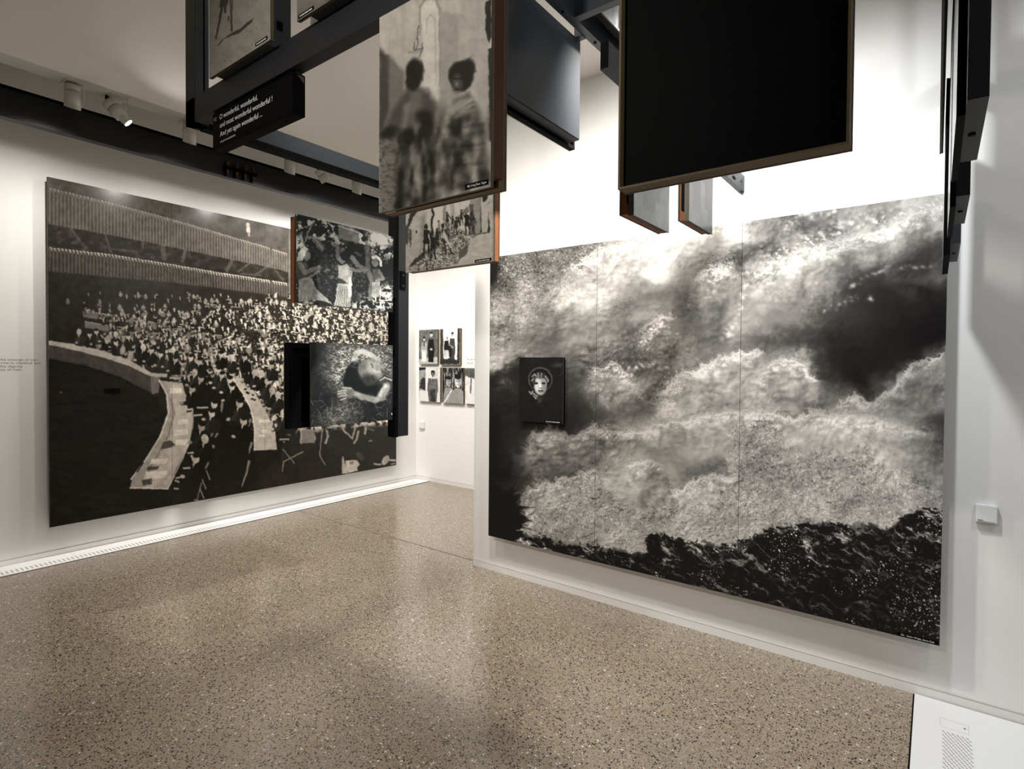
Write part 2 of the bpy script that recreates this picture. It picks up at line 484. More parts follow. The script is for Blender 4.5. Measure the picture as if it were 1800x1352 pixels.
def head(p, x, y, r, skin, hair, turn=0.0, bald=False):
    p.ell(x, y, r*0.80, r*1.05, skin, 0.1*turn)
    if not bald:
        p.ell(x - turn*0.25*r, y - 0.62*r, r*0.86, r*0.58, hair, 0.15*turn)
    p.ell(x + turn*0.30*r, y + 0.02*r, r*0.34, r*0.13, skin*0.6, 0, 1.0, 0.5)
    p.ell(x + turn*0.3*r, y + 0.52*r, r*0.30, r*0.10, skin*0.6, 0, 1.0, 0.5)

def sitter(p, x, y, r, suit, skin, hair, turn=1.0, lean=0.0, bald=False, arm=True):
    """half figure on a chair: x,y head centre, r head radius"""
    p.poly([(x - 1.0*r, y + 1.3*r), (x + 0.9*r, y + 1.2*r), (x + (1.9 + lean)*r, y + 2.4*r), (x + (2.0 + lean)*r, y + 5.0*r),
            (x - (1.5 - lean)*r, y + 5.2*r), (x - (1.9 - lean)*r, y + 2.4*r)], suit, 1.4)
    p.poly([(x - 0.2*r + 0.4*turn*r, y + 1.0*r), (x + 0.3*r + 0.4*turn*r, y + 1.0*r), (x + 0.5*turn*r, y + 2.1*r)], 0.74, 1.0)
    if arm:
        p.line([(x + 0.9*turn*r, y + 2.4*r), (x + 1.6*turn*r, y + 3.8*r), (x + 2.9*turn*r, y + 3.9*r)], 0.95*r, suit*1.25 + 0.02, 1.2)
        p.ell(x + 3.0*turn*r, y + 3.8*r, 0.5*r, 0.38*r, skin*0.9)
    head(p, x, y, r, skin, hair, turn, bald)

def pic_hall():
    us = np.concatenate([np.linspace(a, b, n) for a, b, n in ((0, .25, 226), (.25, .5, 172), (.5, .75, 132), (.75, 1, 106))])
    p = Pic(((83, 310), (697, 436), (697, 819), (88, 927)), us, 540)
    X, Y = p.X, p.Y
    p.T[:] = 0.20 + 0.05*(fbm(X/60, Y/40, 3) - 0.5) + 0.03*(fbm(X/3, Y/3, 9) - 0.5)
    def ln(x, pts): return np.interp(x, [q[0] for q in pts], [q[1] for q in pts])
    t1 = [(80, 329), (200, 357), (302, 384), (467, 431), (520, 448)]
    b1 = [(80, 392), (226, 418), (302, 433), (468, 466), (520, 478)]
    t2 = [(80, 434), (193, 446), (302, 463), (385, 477), (495, 493), (520, 497)]
    b2 = [(80, 476), (149, 482), (302, 495), (468, 515), (520, 522), (697, 548)]
    # top strip, lighter cloudy wall
    top = Y < ln(X, t1)
    p.T = np.where(top, 0.27 + 0.10*(fbm(X/35, Y/18, 5) - 0.5), p.T)
    # ribbed galleries
    for tt, bb, lo, hi in ((t1, b1, 0.24, 0.36), (t2, b2, 0.20, 0.31)):
        m = smooth(-1, 1, Y - ln(X, tt)) * smooth(-1, 1, ln(X, bb) - Y)
        per = np.interp(X, [85, 300, 510], [6.6, 5.2, 4.2])
        ph = np.interp(X, np.arange(80, 700), np.cumsum(1 / np.interp(np.arange(80, 700), [85, 300, 510], [6.6, 5.2, 4.2])))
        rib = 0.5 + 0.5*np.sin(2*np.pi*ph)
        shade = np.interp(X, [85, 260, 420, 520], [0.9, 1.0, 1.35, 1.15])
        p.T = p.T*(1 - m) + m*(lo + (hi - lo)*rib*shade + 0.03*(fbm(X/12, Y/12, 8) - 0.5))
        x = 88.0
        while x < 500:
            y = float(ln(x, tt)); d = float(np.interp(x, [85, 300, 510], [6.6, 5.2, 4.2]))
            if not (470 < x < 476):
                p.line([(x, y), (x + 2.0, y + 0.4)], 1.5, 0.80 if tt is t2 else 0.62, 0.8)
                p.line([(x + 2.0, y), (x + 2.2, y + 4.5)], 1.2, 0.72 if tt is t2 else 0.50, 0.8)
            x += d
    # dark glazing between the galleries with slanting reflections
    m = smooth(-1, 1, Y - ln(X, b1)) * smooth(-1, 1, ln(X, t2) - 1 - Y)
    p.T = p.T*(1 - m) + m*(0.16 + 0.12*np.maximum(0, fbm(X/8, Y/6, 21) - 0.45)/0.5)
    for a, b, w_ in (((122, 398), (150, 435), 2), ((183, 410), (193, 441), 3), ((283, 430), (286, 452), 8), ((248, 421), (248, 433), 4), ((195, 436), (238, 441), 2),
                     ((322, 437), (318, 456), 6), ((405, 452), (395, 472), 6), ((440, 455), (415, 474), 3), ((470, 462), (445, 480), 3), ((420, 478), (455, 480), 3), ((480, 470), (494, 488), 2)):
        p.line([a, b], w_, 0.33, 2.5, 0.7)
    # bright lamps on the upper wall
    p.line([(432, 390), (433, 402)], 6, 0.75, 1.5); p.line([(433, 403), (434, 410)], 3, 0.6, 1.5)
    # right-hand fins
    m = smooth(503, 505, X) * smooth(0, 1, b2[-2][1] + 8 + (X - 520)*0.15 - Y)
    p.T = p.T*(1 - m) + m*(0.25 + 0.14*(0.5 + 0.5*np.sin(2*np.pi*X/6.0)))
    # back of the hall
    m = smooth(-3, 3, Y - ln(X, b2))
    p.T = p.T*(1 - m) + m*(0.17 + 0.04*(fbm(X/10, Y/10, 12) - 0.5))
    # floor of the hall
    fl = smooth(-5, 5, Y - np.interp(X, [80, 200, 300, 697], [620, 640, 720, 770]))
    p.T = p.T*(1 - fl) + fl*(0.145 + 0.10*(fbm(X/28, Y/5, 33) - 0.5) + 0.03*np.clip((Y - 600)/-300, -1, 0))
    # far benches
    for pts in ([(145, 547), (165, 548), (330, 575), (300, 582), (145, 556)], [(148, 564), (300, 588), (320, 600), (290, 600), (148, 575)],
                [(300, 575), (415, 592), (405, 603), (300, 590)], [(365, 532), (392, 539), (390, 543), (365, 536)], [(430, 566), (462, 573), (455, 582), (428, 577)],
                [(480, 568), (505, 572), (503, 580), (478, 576)]):
        p.poly(pts, 0.42, 1.5); p.line([pts[0], pts[1], pts[2]][:3], 1.2, 0.68, 1.0)
    # the crowd, back rows first
    people = []
    for _ in range(1750):
        y = 512 + 250*rng.random()**1.25
        x = 90 + 610*rng.random()
        xl = np.interp(y, [512, 535, 545, 570, 600, 640, 700, 760], [125, 110, 155, 185, 130, 225, 330, 470])
        xr = np.interp(y, [512, 700, 720, 760], [700, 700, 690, 690])
        if x < xl or x > xr: continue
        if y > 640 and x < 300: continue
        if y > 668 and x < 395 + (y - 668)*0.9: continue
        if y < 532 and rng.random() < (0.78 if x < 330 else 0.35): continue
        people.append((y, x))
    people.sort()
    for y, x in people:
        near = (y - 512) / 250.0
        r = 1.5 + 3.6*near + 0.4*rng.random()
        lit = np.interp(x, [90, 220, 350, 480, 697], [0.58, 0.68, 0.76, 0.88, 0.92])
        if y < 535: lit *= 0.85
        suit = 0.09 + 0.13*rng.random() + (0.35 if rng.random() < 0.28 else 0) * (0.5 + (x - 90)/600)
        p.ell(x + 0.3*r, y + 2.5*r, 1.9*r, 2.2*r, suit, 0.3*(rng.random() - .5), 1.2)
        if rng.random() < 0.75: p.line([(x + 0.2*r, y + 1.0*r), (x + 0.5*r, y + 2.4*r)], 0.8*r, lit, 1.0)
        if rng.random() < 0.42 and x > 300: p.line([(x - 1.5*r, y + 3.2*r), (x + 1.5*r, y + 3.6*r)], 0.7*r, lit*0.95, 1.0)
        sk = lit * (0.75 + 0.3*rng.random())
        p.ell(x, y, 0.85*r, 1.1*r, sk)
        if rng.random() < 0.7: p.ell(x - 0.3*r, y - 0.6*r, 0.9*r, 0.6*r, 0.14 + 0.1*rng.random(), -0.3)
    sparkle = dots(X, Y, 3.4, 55, 0.5, 1.5, 0.42)*smooth(330, 520, X)*smooth(520, 545, Y)*smooth(790, 700, Y + np.maximum(0, 480 - X)*0.6)
    p.T = np.maximum(p.T, 0.86*sparkle)
    # long curved bench at the left: top, front face, end
    Z = lambda q: [(60 + a/3.38, 560 + b/3.38) for a, b in q]
    p.poly(Z([(85, 150), (260, 185), (420, 230), (560, 275), (680, 335), (735, 345), (735, 435), (690, 448), (620, 420), (500, 355), (300, 290), (85, 250)]), 0.27, 1.5)
    p.poly(Z([(85, 235), (300, 275), (500, 340), (620, 405), (690, 440), (690, 448), (620, 424), (500, 358), (300, 294), (85, 254)]), 0.12, 2.0)
    p.poly(Z([(682, 335), (738, 342), (738, 433), (690, 446)]), 0.42, 1.0)
    p.poly(Z([(85, 128), (250, 150), (420, 190), (560, 245), (690, 318), (782, 325), (780, 345), (680, 338), (560, 278), (420, 232), (260, 188), (85, 152)]), 0.70, 1.2)
    p.line(Z([(85, 142), (260, 172), (420, 215), (560, 262), (680, 322)]), 0.9, 0.35, 1.0)
    # front row behind it
    for hx, hy, r, tn, bald in ((263, 75, 5.0, -0.3, True), (325, 90, 4.6, 0.2, False), (365, 72, 4.6, 0.4, False), (420, 110, 4.3, 0.5, False), (478, 90, 5.0, 0.2, True), (478, 135, 5, 0.7, False),
                               (552, 100, 5.0, 0.6, False), (630, 125, 4.6, 0.3, False), (640, 165, 6.0, -0.8, True), (688, 180, 5.5, -0.8, False), (742, 205, 5.4, -0.6, False),
                               (790, 215, 5.2, -0.7, False), (815, 180, 5.0, 0.3, True), (830, 235, 5.5, -0.8, False)):
        (sx, sy), = Z([(hx, hy)])
        sitter(p, sx, sy, r, 0.09 + 0.10*rng.random(), 0.68 + 0.12*rng.random(), 0.16, tn, 0.2, bald)
    p.poly(Z([(85, 136), (250, 158), (420, 198), (560, 253), (690, 322), (780, 328), (778, 342), (680, 338), (560, 278), (420, 232), (260, 188), (85, 152)]), 0.70, 1.2)
    for cx, cy in ((518, 185), (430, 120), (565, 215)): 
        (sx, sy), = Z([(cx, cy)]); p.ell(sx, sy, 4.5, 8, 0.62, 0.2)
    # second bench curving towards the front, with papers
    B2 = [(735, 365), (870, 378), (885, 440), (935, 530), (935, 640), (912, 740), (840, 880), (785, 1012), (565, 1005), (575, 950), (660, 830), (740, 690), (785, 560), (780, 450)]
    p.poly(Z([(735, 370), (785, 460), (790, 560), (745, 540), (730, 470)]), 0.16, 2.0)
    p.poly(Z(B2), 0.66, 1.2)
    p.poly(Z([(800, 380), (872, 382), (885, 440), (935, 530), (935, 640), (912, 740), (830, 900), (775, 1010), (640, 1005), (700, 900), (790, 720), (830, 560)]), 0.74, 2.0)
    p.line(Z([(735, 365), (780, 450), (788, 560), (745, 690), (662, 830), (570, 955)]), 3.0, 0.83, 1.0)
    p.line(Z([(800, 470), (822, 560), (790, 690), (720, 820), (640, 960)]), 1.2, 0.42, 1.2)
    p.line(Z([(915, 735), (850, 880), (785, 1012)]), 2.5, 0.85, 1.0)
    p.line(Z([(565, 1006), (785, 1013)]), 2.2, 0.9, 1.0)
    for q in ([(845, 600), (905, 595), (905, 622), (845, 630)], [(820, 660), (905, 655), (905, 690), (815, 695)], [(690, 835), (790, 832), (775, 862), (680, 866)], [(660, 910), (785, 905), (770, 948), (640, 955)], [(835, 720), (905, 715), (890, 752), (825, 748)], [(795, 410), (865, 408), (868, 440), (800, 442)]):
        p.poly(Z(q), 0.88, 1.0)
    for q in ([(755, 735), (800, 722), (830, 748), (800, 768), (745, 775)], [(668, 880), (735, 878), (725, 898), (660, 900)], [(630, 962), (690, 950), (690, 985), (640, 995)]):
        p.poly(Z(q), 0.30, 1.5)
    for q in ([(895, 545), (928, 543), (928, 553), (895, 556)], [(600, 910), (640, 850), (646, 856), (606, 916)]):
        p.poly(Z(q), 0.2, 1.0)
    p.poly(Z([(560, 1015), (790, 1020), (790, 1110), (560, 1110)]), 0.10, 3.0)
    # third bench
    p.poly(Z([(1165, 350), (1215, 345), (1300, 430), (1390, 590), (1425, 700), (1435, 780), (1300, 785), (1300, 650), (1280, 540), (1230, 440)]), 0.74, 1.2)
    p.line(Z([(1165, 350), (1230, 440), (1280, 540), (1300, 650), (1300, 785)]), 2.4, 0.86, 1.0)
    p.poly(Z([(1300, 788), (1435, 783), (1440, 900), (1300, 905)]), 0.13, 2.0)
    for q in ([(1325, 600), (1390, 598), (1393, 615), (1325, 618)], [(1325, 688), (1362, 686), (1362, 702), (1325, 703)], [(1340, 660), (1375, 655), (1370, 680), (1345, 680)]):
        p.poly(Z(q), 0.90, 1.0)
    for cx, cy in ((1245, 415), (1262, 440), (1290, 450), (1255, 435), (1285, 475), (1300, 480)):
        (sx, sy), = Z([(cx, cy)]); p.ell(sx, sy, 2.6, 1.8, 0.15)
    # the dark aisle between the benches with seated delegates and chair backs
    p.poly(Z([(890, 430), (1000, 340), (1165, 360), (1225, 450), (1275, 560), (1290, 790), (1330, 1000), (1000, 1110), (800, 1120), (830, 930), (915, 750), (940, 640), (938, 520)]), 0.11, 4.0)
    for q in ([(868, 290), (862, 340), (845, 385)], [(1015, 385), (1005, 430), (985, 455)], [(1110, 490), (1100, 560), (1085, 600)], [(1095, 610), (1080, 680), (1065, 705)],
              [(1052, 675), (1035, 710)], [(1055, 755), (1040, 820), (1005, 905), (960, 1075)], [(1280, 660), (1275, 730)], [(1282, 740), (1268, 800)], [(1268, 850), (1250, 930), (1225, 1000)], [(1190, 260), (1175, 330)], [(1275, 600), (1265, 640)]):
        p.line(Z(q), 4.2, 0.52, 1.5, 1.0, 1.6)
    for hx, hy, r, tn, bald in ((920, 225, 5.5, -.8, False), (970, 245, 5.5, -.8, False), (945, 315, 6, -.8, True), (1100, 205, 5.5, -.7, False), (1165, 225, 5.5, -.7, True), (1085, 300, 6, -.8, False), (1270, 290, 6, -.7, True), (1300, 315, 6, -.7, True), (1340, 320, 6, -.7, True), (1375, 370, 6, -.8, True),
                               (980, 350, 6.5, -.9, False), (1105, 330, 6, -.8, False), (1150, 358, 6, -.8, False), (930, 410, 7.0, -.9, False), (1165, 400, 6.5, -.8, False),
                               (1060, 505, 7.0, -.9, False), (1045, 560, 7.0, -.9, False), (1210, 500, 7.5, -.9, False), (985, 640, 7.5, -.9, False), (1235, 605, 7.5, -.8, False), (1005, 715, 8, -.9, True),
                               (950, 830, 8.5, -.9, False), (1405, 425, 6.5, -.8, True), (1440, 450, 6.5, -.8, True), (1475, 560, 7.5, -.9, True), (1400, 270, 5.5, -.7, False), (1240, 220, 5.5, -.7, False)):
        (sx, sy), = Z([(hx, hy)])
        sitter(p, sx, sy, r, 0.07 + 0.09*rng.random(), 0.62 + 0.2*rng.random(), 0.12, tn, 0.3, bald)
    for q in ([(880, 890), (915, 888)], [(905, 800), (935, 798)], [(835, 950), (865, 942)], [(830, 965), (850, 972)], [(825, 1012), (845, 1012)], [(960, 528), (1020, 525)], [(940, 575), (985, 570)], [(800, 348), (850, 352)]):
        p.line(Z(q), 3.0, 0.74, 1.2)
    for q in ([(1015, 905), (1035, 960)], [(990, 960), (1012, 1015)], [(975, 1015), (1000, 1070)], [(945, 1080), (965, 1082)]):
        p.line(Z(q), 2.0, 0.6, 1.2)
    # bottom right: chairs and the last desk
    W = lambda q: [(490 + a/6.76, 580 + b/6.76) for a, b in q]
    dk = smooth(-5, 5, Y - np.interp(X, [380, 492, 500, 600, 697], [900, 800, 765, 752, 745]))*smooth(440, 470, X)
    p.T = p.T*(1 - dk) + dk*(0.17 + 0.03*(fbm(X/20, Y/20, 77) - 0.5))
    for q, w_ in (([(0, 1300), (100, 1298)], 3), ([(265, 1210), (250, 1340)], 5), ([(560, 1200), (575, 1260), (545, 1345)], 4), ([(910, 1120), (870, 1290), (760, 1195)], 3), ([(760, 1190), (745, 1150)], 3), ([(940, 1210), (920, 1300), (890, 1345)], 4), ([(570, 1160), (740, 1140)], 3), ([(1100, 1120), (1145, 1118)], 2), ([(1070, 1322), (1105, 1318)], 2), ([(1030, 1160), (1020, 1230)], 4)):
        p.line(W(q), w_, 0.62, 1.2)
    for q, w_ in (([(495, 790), (515, 815)], 1.6), ([(540, 760), (565, 755), (560, 800)], 2), ([(530, 795), (496, 812), (494, 830)], 2), ([(560, 800), (570, 818)], 2)):
        p.line(q, w_, 0.55, 1.0)
    p.poly(W([(290, 1170), (400, 1190), (430, 1290), (410, 1345), (270, 1345), (250, 1210)]), 0.60, 1.5)
    for k in range(7): p.line(W([(280 + 20*k, 1200), (270 + 22*k, 1335)]), 1.2, 0.30, 1.2, 0.8)
    S = lambda q: [(600 + a/4.5, 720 + b/4.5) for a, b in q]
    p.poly(S([(0, 375), (8, 372), (40, 480), (45, 512), (0, 512)]), 0.75, 1.0)
    p.poly(S([(28, 408), (120, 402), (145, 440), (120, 470), (130, 490), (50, 508), (35, 470)]), 0.80, 1.2)
    p.poly(S([(60, 415), (95, 412), (88, 440), (62, 440)]), 0.5, 1.2)
    p.ell(600 + 350/4.5, 720 + 405/4.5, 5.5, 9.5, 0.72, 0.5); p.line(S([(262, 435), (310, 440)]), 3, 0.75, 1.0); p.line(S([(380, 405), (425, 408)]), 4, 0.72, 1.0)
    p.line(S([(210, 150), (255, 165)]), 3, 0.4, 2.0); p.line(S([(130, 355), (160, 390)]), 8, 0.28, 3.0)
    p.line(S([(395, 438), (428, 432)]), 1.4, 0.75, 0.8)
    p.finish(0.9, 5.0, 0.07, 0.03)
    p.T = np.clip(p.T - 0.045*smooth(0.35, 0.15, p.T), 0.04, 0.97)
    return p

WAVE_X = [850, 900, 950, 1000, 1050, 1100, 1150, 1200, 1250, 1300, 1350, 1400, 1450, 1500, 1550, 1600, 1660]
WAVE = [
 (340, [1, 5, 5, 5, 5, 6, 7, 7, 7, 7, 6, 5, 5, 6, 5, 7, 7]),
 (380, [1, 5, 5, 5, 5, 6, 7, 7, 7.5, 7.5, 5, 5, 5, 6, 5.5, 7.2, 7]),
 (400, [1, 5, 4.5, 4.5, 5, 6.5, 7, 7, 8, 8, 5, 4.5, 5, 7, 7.3, 7.8, 6.5]),
 (440, [1, 5, 4, 4, 4.8, 7, 7.4, 7, 6, 3.6, 4, 6.5, 7.2, 7.6, 5, 3, 3]),
 (480, [3, 5, 4, 4.2, 7, 7.4, 7.2, 5, 4.6, 3.2, 6.6, 7.3, 7, 3.2, 2.7, 3.2, 3.6]),
 (520, [3, 6, 5, 6.6, 7, 5, 4.2, 3.8, 5.4, 6, 6.4, 4.6, 4, 2.6, 2.1, 2, 2]),
 (560, [6, 6, 5, 5, 6, 4, 5.4, 4, 4, 6, 5.2, 5, 3, 2.5, 2, 1.5, 1.5]),
 (600, [5, 5, 4.6, 4.2, 5, 4, 4.6, 4.8, 4, 5, 3.6, 3, 2, 2, 1.6, 1.2, 1.2]),
 (640, [7.2, 6, 5, 4, 4, 3.2, 4, 5, 5, 6.2, 5.6, 6.2, 2, 1.6, 1.5, 1.6, 4.5]),
 (680, [2, 2, 3, 3, 5.5, 6, 4.5, 4, 6.5, 6.6, 7.2, 6.4, 2.4, 1.5, 3, 5.4, 6.6]),
 (720, [1.5, 2, 2, 2, 2.5, 4, 4.2, 6, 7, 7, 6.6, 4, 5, 6, 5.6, 6, 5]),
 (760, [1, 2.0, 2.8, 2, 4, 6, 6.6, 6.6, 7, 7, 7, 7.4, 7, 7, 6.6, 6, 3.6]),
 (800, [1, 2.6, 5, 4.5, 6, 6, 6, 6.5, 6.5, 5.2, 5.5, 6.6, 6.6, 6.6, 7, 6, 4.5]),
 (840, [1, 2.5, 4, 2.8, 6.8, 6.5, 7, 4.6, 4.2, 6.2, 6.6, 6.6, 7, 6.6, 6.5, 6, 6]),
 (880, [.5, 3.0, 6.6, 6.6, 6.7, 6, 4.4, 6.6, 6.6, 6.7, 6.7, 6.6, 6.7, 7, 5.6, 4, 3]),
 (920, [.5, .8, 6.6, 6.6, 7, 7, 7, 7, 7, 7, 6, 4, 3.6, 5, 3, 1, 1]),
 (960, [.5, 1.2, 3.6, 4.6, 4.2, 5.6, 1.6, 1.6, 3, 2.5, 2, 2, 1.5, 1.2, 1, 1, 1]),
 (1000, [.5, 1, 1, 1, 1, 1.5, 1.4, 1.2, 1.4, 1, 1.1, 1.1, 1, 1, 1, 1, 1]),
 (1150, [.5, .5, .8, .8, .8, .8, .8, .8, .8, .8, .8, .8, .8, .8, .8, .8, .8]),
]

def billow(x, y, seed=0, octaves=4, gain=0.5):
    t, amp, tot = 0.0, 1.0, 0.0
    for o in range(octaves):
        t = t + amp * np.abs(2*vnoise(x, y, seed + o*31) - 1); tot += amp; amp *= gain
        x, y = 1.22*x - 1.58*y + 3.1, 1.58*x + 1.22*y - 1.7
    return t / tot

def pic_wave():
    us = np.concatenate([np.linspace(a, b, n) for a, b, n in ((0, 1/3, 200), (1/3, 2/3, 270), (2/3, 1, 370))])
    p = Pic(((862, 452.5), (1667, 340), (1653, 1136), (858, 942)), us, 700)
    X, Y = p.X, p.Y
    full = (slice(None), slice(None))
    ys = np.array([r[0] for r in WAVE], float); tab = np.array([r[1] for r in WAVE], float) / 10.0
    w1x, w1y = fbm(X/70, Y/70, 1, 5, 0.55) - 0.5, fbm(X/70, Y/70, 2, 5, 0.55) - 0.5
    # puffy foam relief: warped billow noise, lit from the upper left
    qx, qy = X + 40*w1x, Y + 40*w1y
    def relief(dx, dy):
        return billow((qx + dx)/46, (qy + dy)/40, 101, 6, 0.58)
    h0 = relief(0, 0)
    emb = (h0 - relief(2.2, 3.0)) * 5.0
    hf = billow((X + 14*w1x)/13, (Y + 14*w1y)/11, 131, 4, 0.62)
    ef = (hf - billow((X + 14*w1x + 1.0)/13, (Y + 14*w1y + 1.4)/11, 131, 4, 0.62)) * 3.0
    # torn sampling of the coarse light-and-dark map
    sx = X + 60*w1x + 34*(h0 - 0.42); sy = Y + 60*w1y - 44*(h0 - 0.42)
    fi = np.interp(sx, WAVE_X, np.arange(len(WAVE_X))); fj = np.interp(sy, ys, np.arange(len(ys)))
    i0 = np.clip(fi.astype(int), 0, len(WAVE_X) - 2); j0 = np.clip(fj.astype(int), 0, len(ys) - 2)
    a, b = fi - i0, fj - j0
    a, b = a*a*(3 - 2*a), b*b*(3 - 2*b)
    base = (tab[j0, i0]*(1 - a) + tab[j0, i0 + 1]*a)*(1 - b) + (tab[j0 + 1, i0]*(1 - a) + tab[j0 + 1, i0 + 1]*a)*b
    base = 0.5 + (base - 0.46)*1.16
    foam = smooth(0.22, 0.46, base)
    n1 = fbm(X/40 + 3, Y/34, 11, 6, 0.6) - 0.5
    n3 = fbm(X/3.4, Y/3.2, 14, 3, 0.7) - 0.5
    veil = np.exp(-(((X - 1155)/70)**2 + ((Y - 510)/50)**2)) + np.exp(-(((X - 1560)/85)**2 + ((Y - 560)/70)**2)) + 0.9*np.exp(-(((X - 1225)/50)**2 + ((Y - 815)/34)**2)) + np.exp(-(((X - 1375)/52)**2 + ((Y - 565)/36)**2)) + .8*np.exp(-(((X - 900)/46)**2 + ((Y - 780)/60)**2)) + .6*np.exp(-(((X - 1420)/90)**2 + ((Y - 755)/20)**2))
    veil = np.clip(veil, 0, 1)
    k = (1 - 0.85*veil)*(0.25 + 0.75*foam)
    rough = smooth(0.42, 0.58, fbm(X/90, Y/80, 27, 3) + 0.10*smooth(1000, 860, X))
    t = base + k*(0.24*(h0 - 0.42) + 0.05*emb + (0.05 + 0.12*rough)*ef + 0.12*(hf - 0.40) + (0.05 + 0.12*rough)*n3)
    # foam heads, far to near: ragged bright upper rim that melts into mist below
    rim = np.zeros_like(t)
    rag = 30*(h0 - 0.42) + 22*(hf - 0.40) + 7*n3
    for pts, hi, lo, dep, bot, op in (
            ([(1000, 470), (1060, 440), (1130, 425), (1220, 405), (1300, 395), (1310, 430), (1230, 440), (1150, 470), (1090, 500), (1040, 560), (990, 560)], .84, .66, 30, 90, .75),
            ([(1330, 520), (1330, 490), (1360, 465), (1420, 440), (1500, 420), (1580, 395), (1665, 360), (1665, 400), (1590, 440), (1500, 470), (1470, 510), (1420, 530), (1370, 560)], .86, .58, 26, 80, .85),
            ([(1220, 530), (1225, 495), (1245, 475), (1285, 466), (1296, 490), (1275, 515), (1240, 545)], .84, .52, 14, 50, .9),
            ([(1118, 625), (1135, 580), (1165, 552), (1185, 560), (1178, 600), (1150, 640)], .84, .50, 14, 50, .9),
            ([(1035, 690), (1045, 655), (1075, 643), (1112, 662), (1128, 700), (1110, 745), (1060, 740)], .74, .50, 22, 40, .85),
            ([(1150, 740), (1165, 690), (1200, 655), (1250, 640), (1300, 618), (1335, 625), (1340, 680), (1320, 740), (1250, 780), (1160, 790)], .86, .62, 30, 60, .9),
            ([(1460, 730), (1500, 700), (1535, 712), (1560, 690), (1585, 655), (1625, 632), (1665, 612), (1665, 740), (1580, 735), (1500, 745)], .78, .52, 20, 40, .9),
            ([(1338, 720), (1336, 675), (1352, 648), (1382, 632), (1412, 640), (1438, 670), (1430, 705), (1395, 730), (1355, 735)], .86, .58, 26, 34, .95),
            ([(1060, 780), (1090, 762), (1140, 750), (1210, 735), (1300, 728), (1420, 732), (1540, 738), (1640, 760), (1600, 800), (1500, 800), (1420, 790), (1300, 770), (1260, 800), (1150, 800)], .80, .66, 24, 40, .8),
            ([(915, 800), (935, 768), (965, 752), (1000, 775), (1045, 752), (1080, 765), (1060, 830), (1000, 850), (950, 845)], .62, .40, 22, 30, .85),
            ([(1095, 850), (1102, 818), (1130, 805), (1160, 826), (1150, 862), (1115, 872)], .82, .56, 18, 30, .9),
            ([(1165, 900), (1180, 870), (1215, 848), (1260, 838), (1295, 842), (1290, 900), (1230, 925)], .82, .66, 18, 40, .9),
            ([(905, 900), (930, 862), (980, 845), (1045, 830), (1075, 860), (1050, 900), (960, 930)], .72, .58, 18, 40, .8)):
        d0 = p.sd(full, pts)
        up = np.clip(0.25 - 0.95*np.gradient(d0, axis=0)/np.gradient(Y, axis=0), 0, 1)
        d = d0 + rag*(0.5 + 0.5*up)
        ymax = max(q[1] for q in pts)
        al = np.clip(0.5 - d/(3.0 + 7.0*fbm(X/30, Y/30, 29, 2) + 26*(1 - up)), 0, 1)*(1 - smooth(ymax - bot*1.3, ymax + 2, Y))*op
        tone = lo + .05 + (hi + .09 - lo)*np.exp(-np.clip(-d, 0, 200)/dep)*(0.2 + 0.8*up) + 0.08*emb + 0.08*ef + 0.24*(hf - 0.4) + 0.08*n3 + .40*(h0 - .42)
        t = t*(1 - al) + al*tone
        rim = np.maximum(rim*(1 - .5*al), up*np.clip(0.5 - (np.abs(d + 6) - 16)/12, 0, 1)*(Y < ymax - bot*.4))
        halo = np.clip(0.5 - (d - 5)/10.0, 0, 1)*(d > -1)*(Y < ymax - bot*.5)*smooth(0.64, 0.78, vnoise(X/1.7, Y/1.7, 45))
        t = np.maximum(t, halo*hi*.92)
    # spray: tiny torn flecks, mostly along the crests and at the left
    fl = vnoise(X/1.9, Y/1.9, 41)*0.55 + vnoise(X/1.1, Y/1.1, 42)*0.45
    left = smooth(1120, 890, X)*smooth(660, 470, Y)
    edge = np.clip(1 - np.abs(base - 0.45)/0.22, 0, 1)
    t = t + (1 - veil*.8)*(smooth(0.66, 0.80, fl)*(0.30*edge*rough + 0.34*left) - smooth(0.34, 0.20, fl)*(0.22*edge*rough + 0.34*left))
    big = dots(X + 6*n3, Y + 6*n3, 13.0, 43, 0.5, 2.0, 0.20)*smooth(0.45, 0.62, fbm(X/50, Y/50, 44, 3))
    t = np.maximum(t, big*np.clip(base + 0.38, 0, 0.95)*(0.9 - 0.5*veil))
    # bright broken crests flung across the upper right
    arc = smooth(0.52, 0.66, fbm((X + Y*.5)/7, (Y - X*.25)/3.6, 48, 4, .6))
    for pts, wd in (([(1320, 480), (1370, 450), (1420, 425), (1480, 400), (1560, 380), (1665, 352)], 30), ([(1540, 466), (1600, 471), (1662, 470)], 4), ([(1490, 502), (1530, 482), (1570, 470)], 5), ([(1312, 505), (1300, 545), (1280, 590)], 20), ([(1440, 430), (1500, 432), (1560, 412)], 20), ([(1250, 520), (1255, 485), (1278, 468)], 18), ([(1130, 600), (1165, 572), (1190, 585)], 16), ([(1110, 648), (1160, 640), (1200, 652)], 12), ([(1450, 545), (1500, 520), (1530, 525)], 8), ([(1385, 400), (1420, 380), (1500, 362)], 14)):
        D = np.full(X.shape, 1e9)
        for (ax, ay), (bx, by) in zip(pts[:-1], pts[1:]):
            ex, ey = bx - ax, by - ay
            q = np.clip(((X - ax)*ex + (Y - ay)*ey) / (ex*ex + ey*ey), 0, 1)
            D = np.minimum(D, np.hypot(X - ax - q*ex + 14*n1, Y - ay - q*ey + 14*n1))
        t = np.maximum(t, (0.25 + 0.70*arc)*np.exp(-(D/wd)**2))
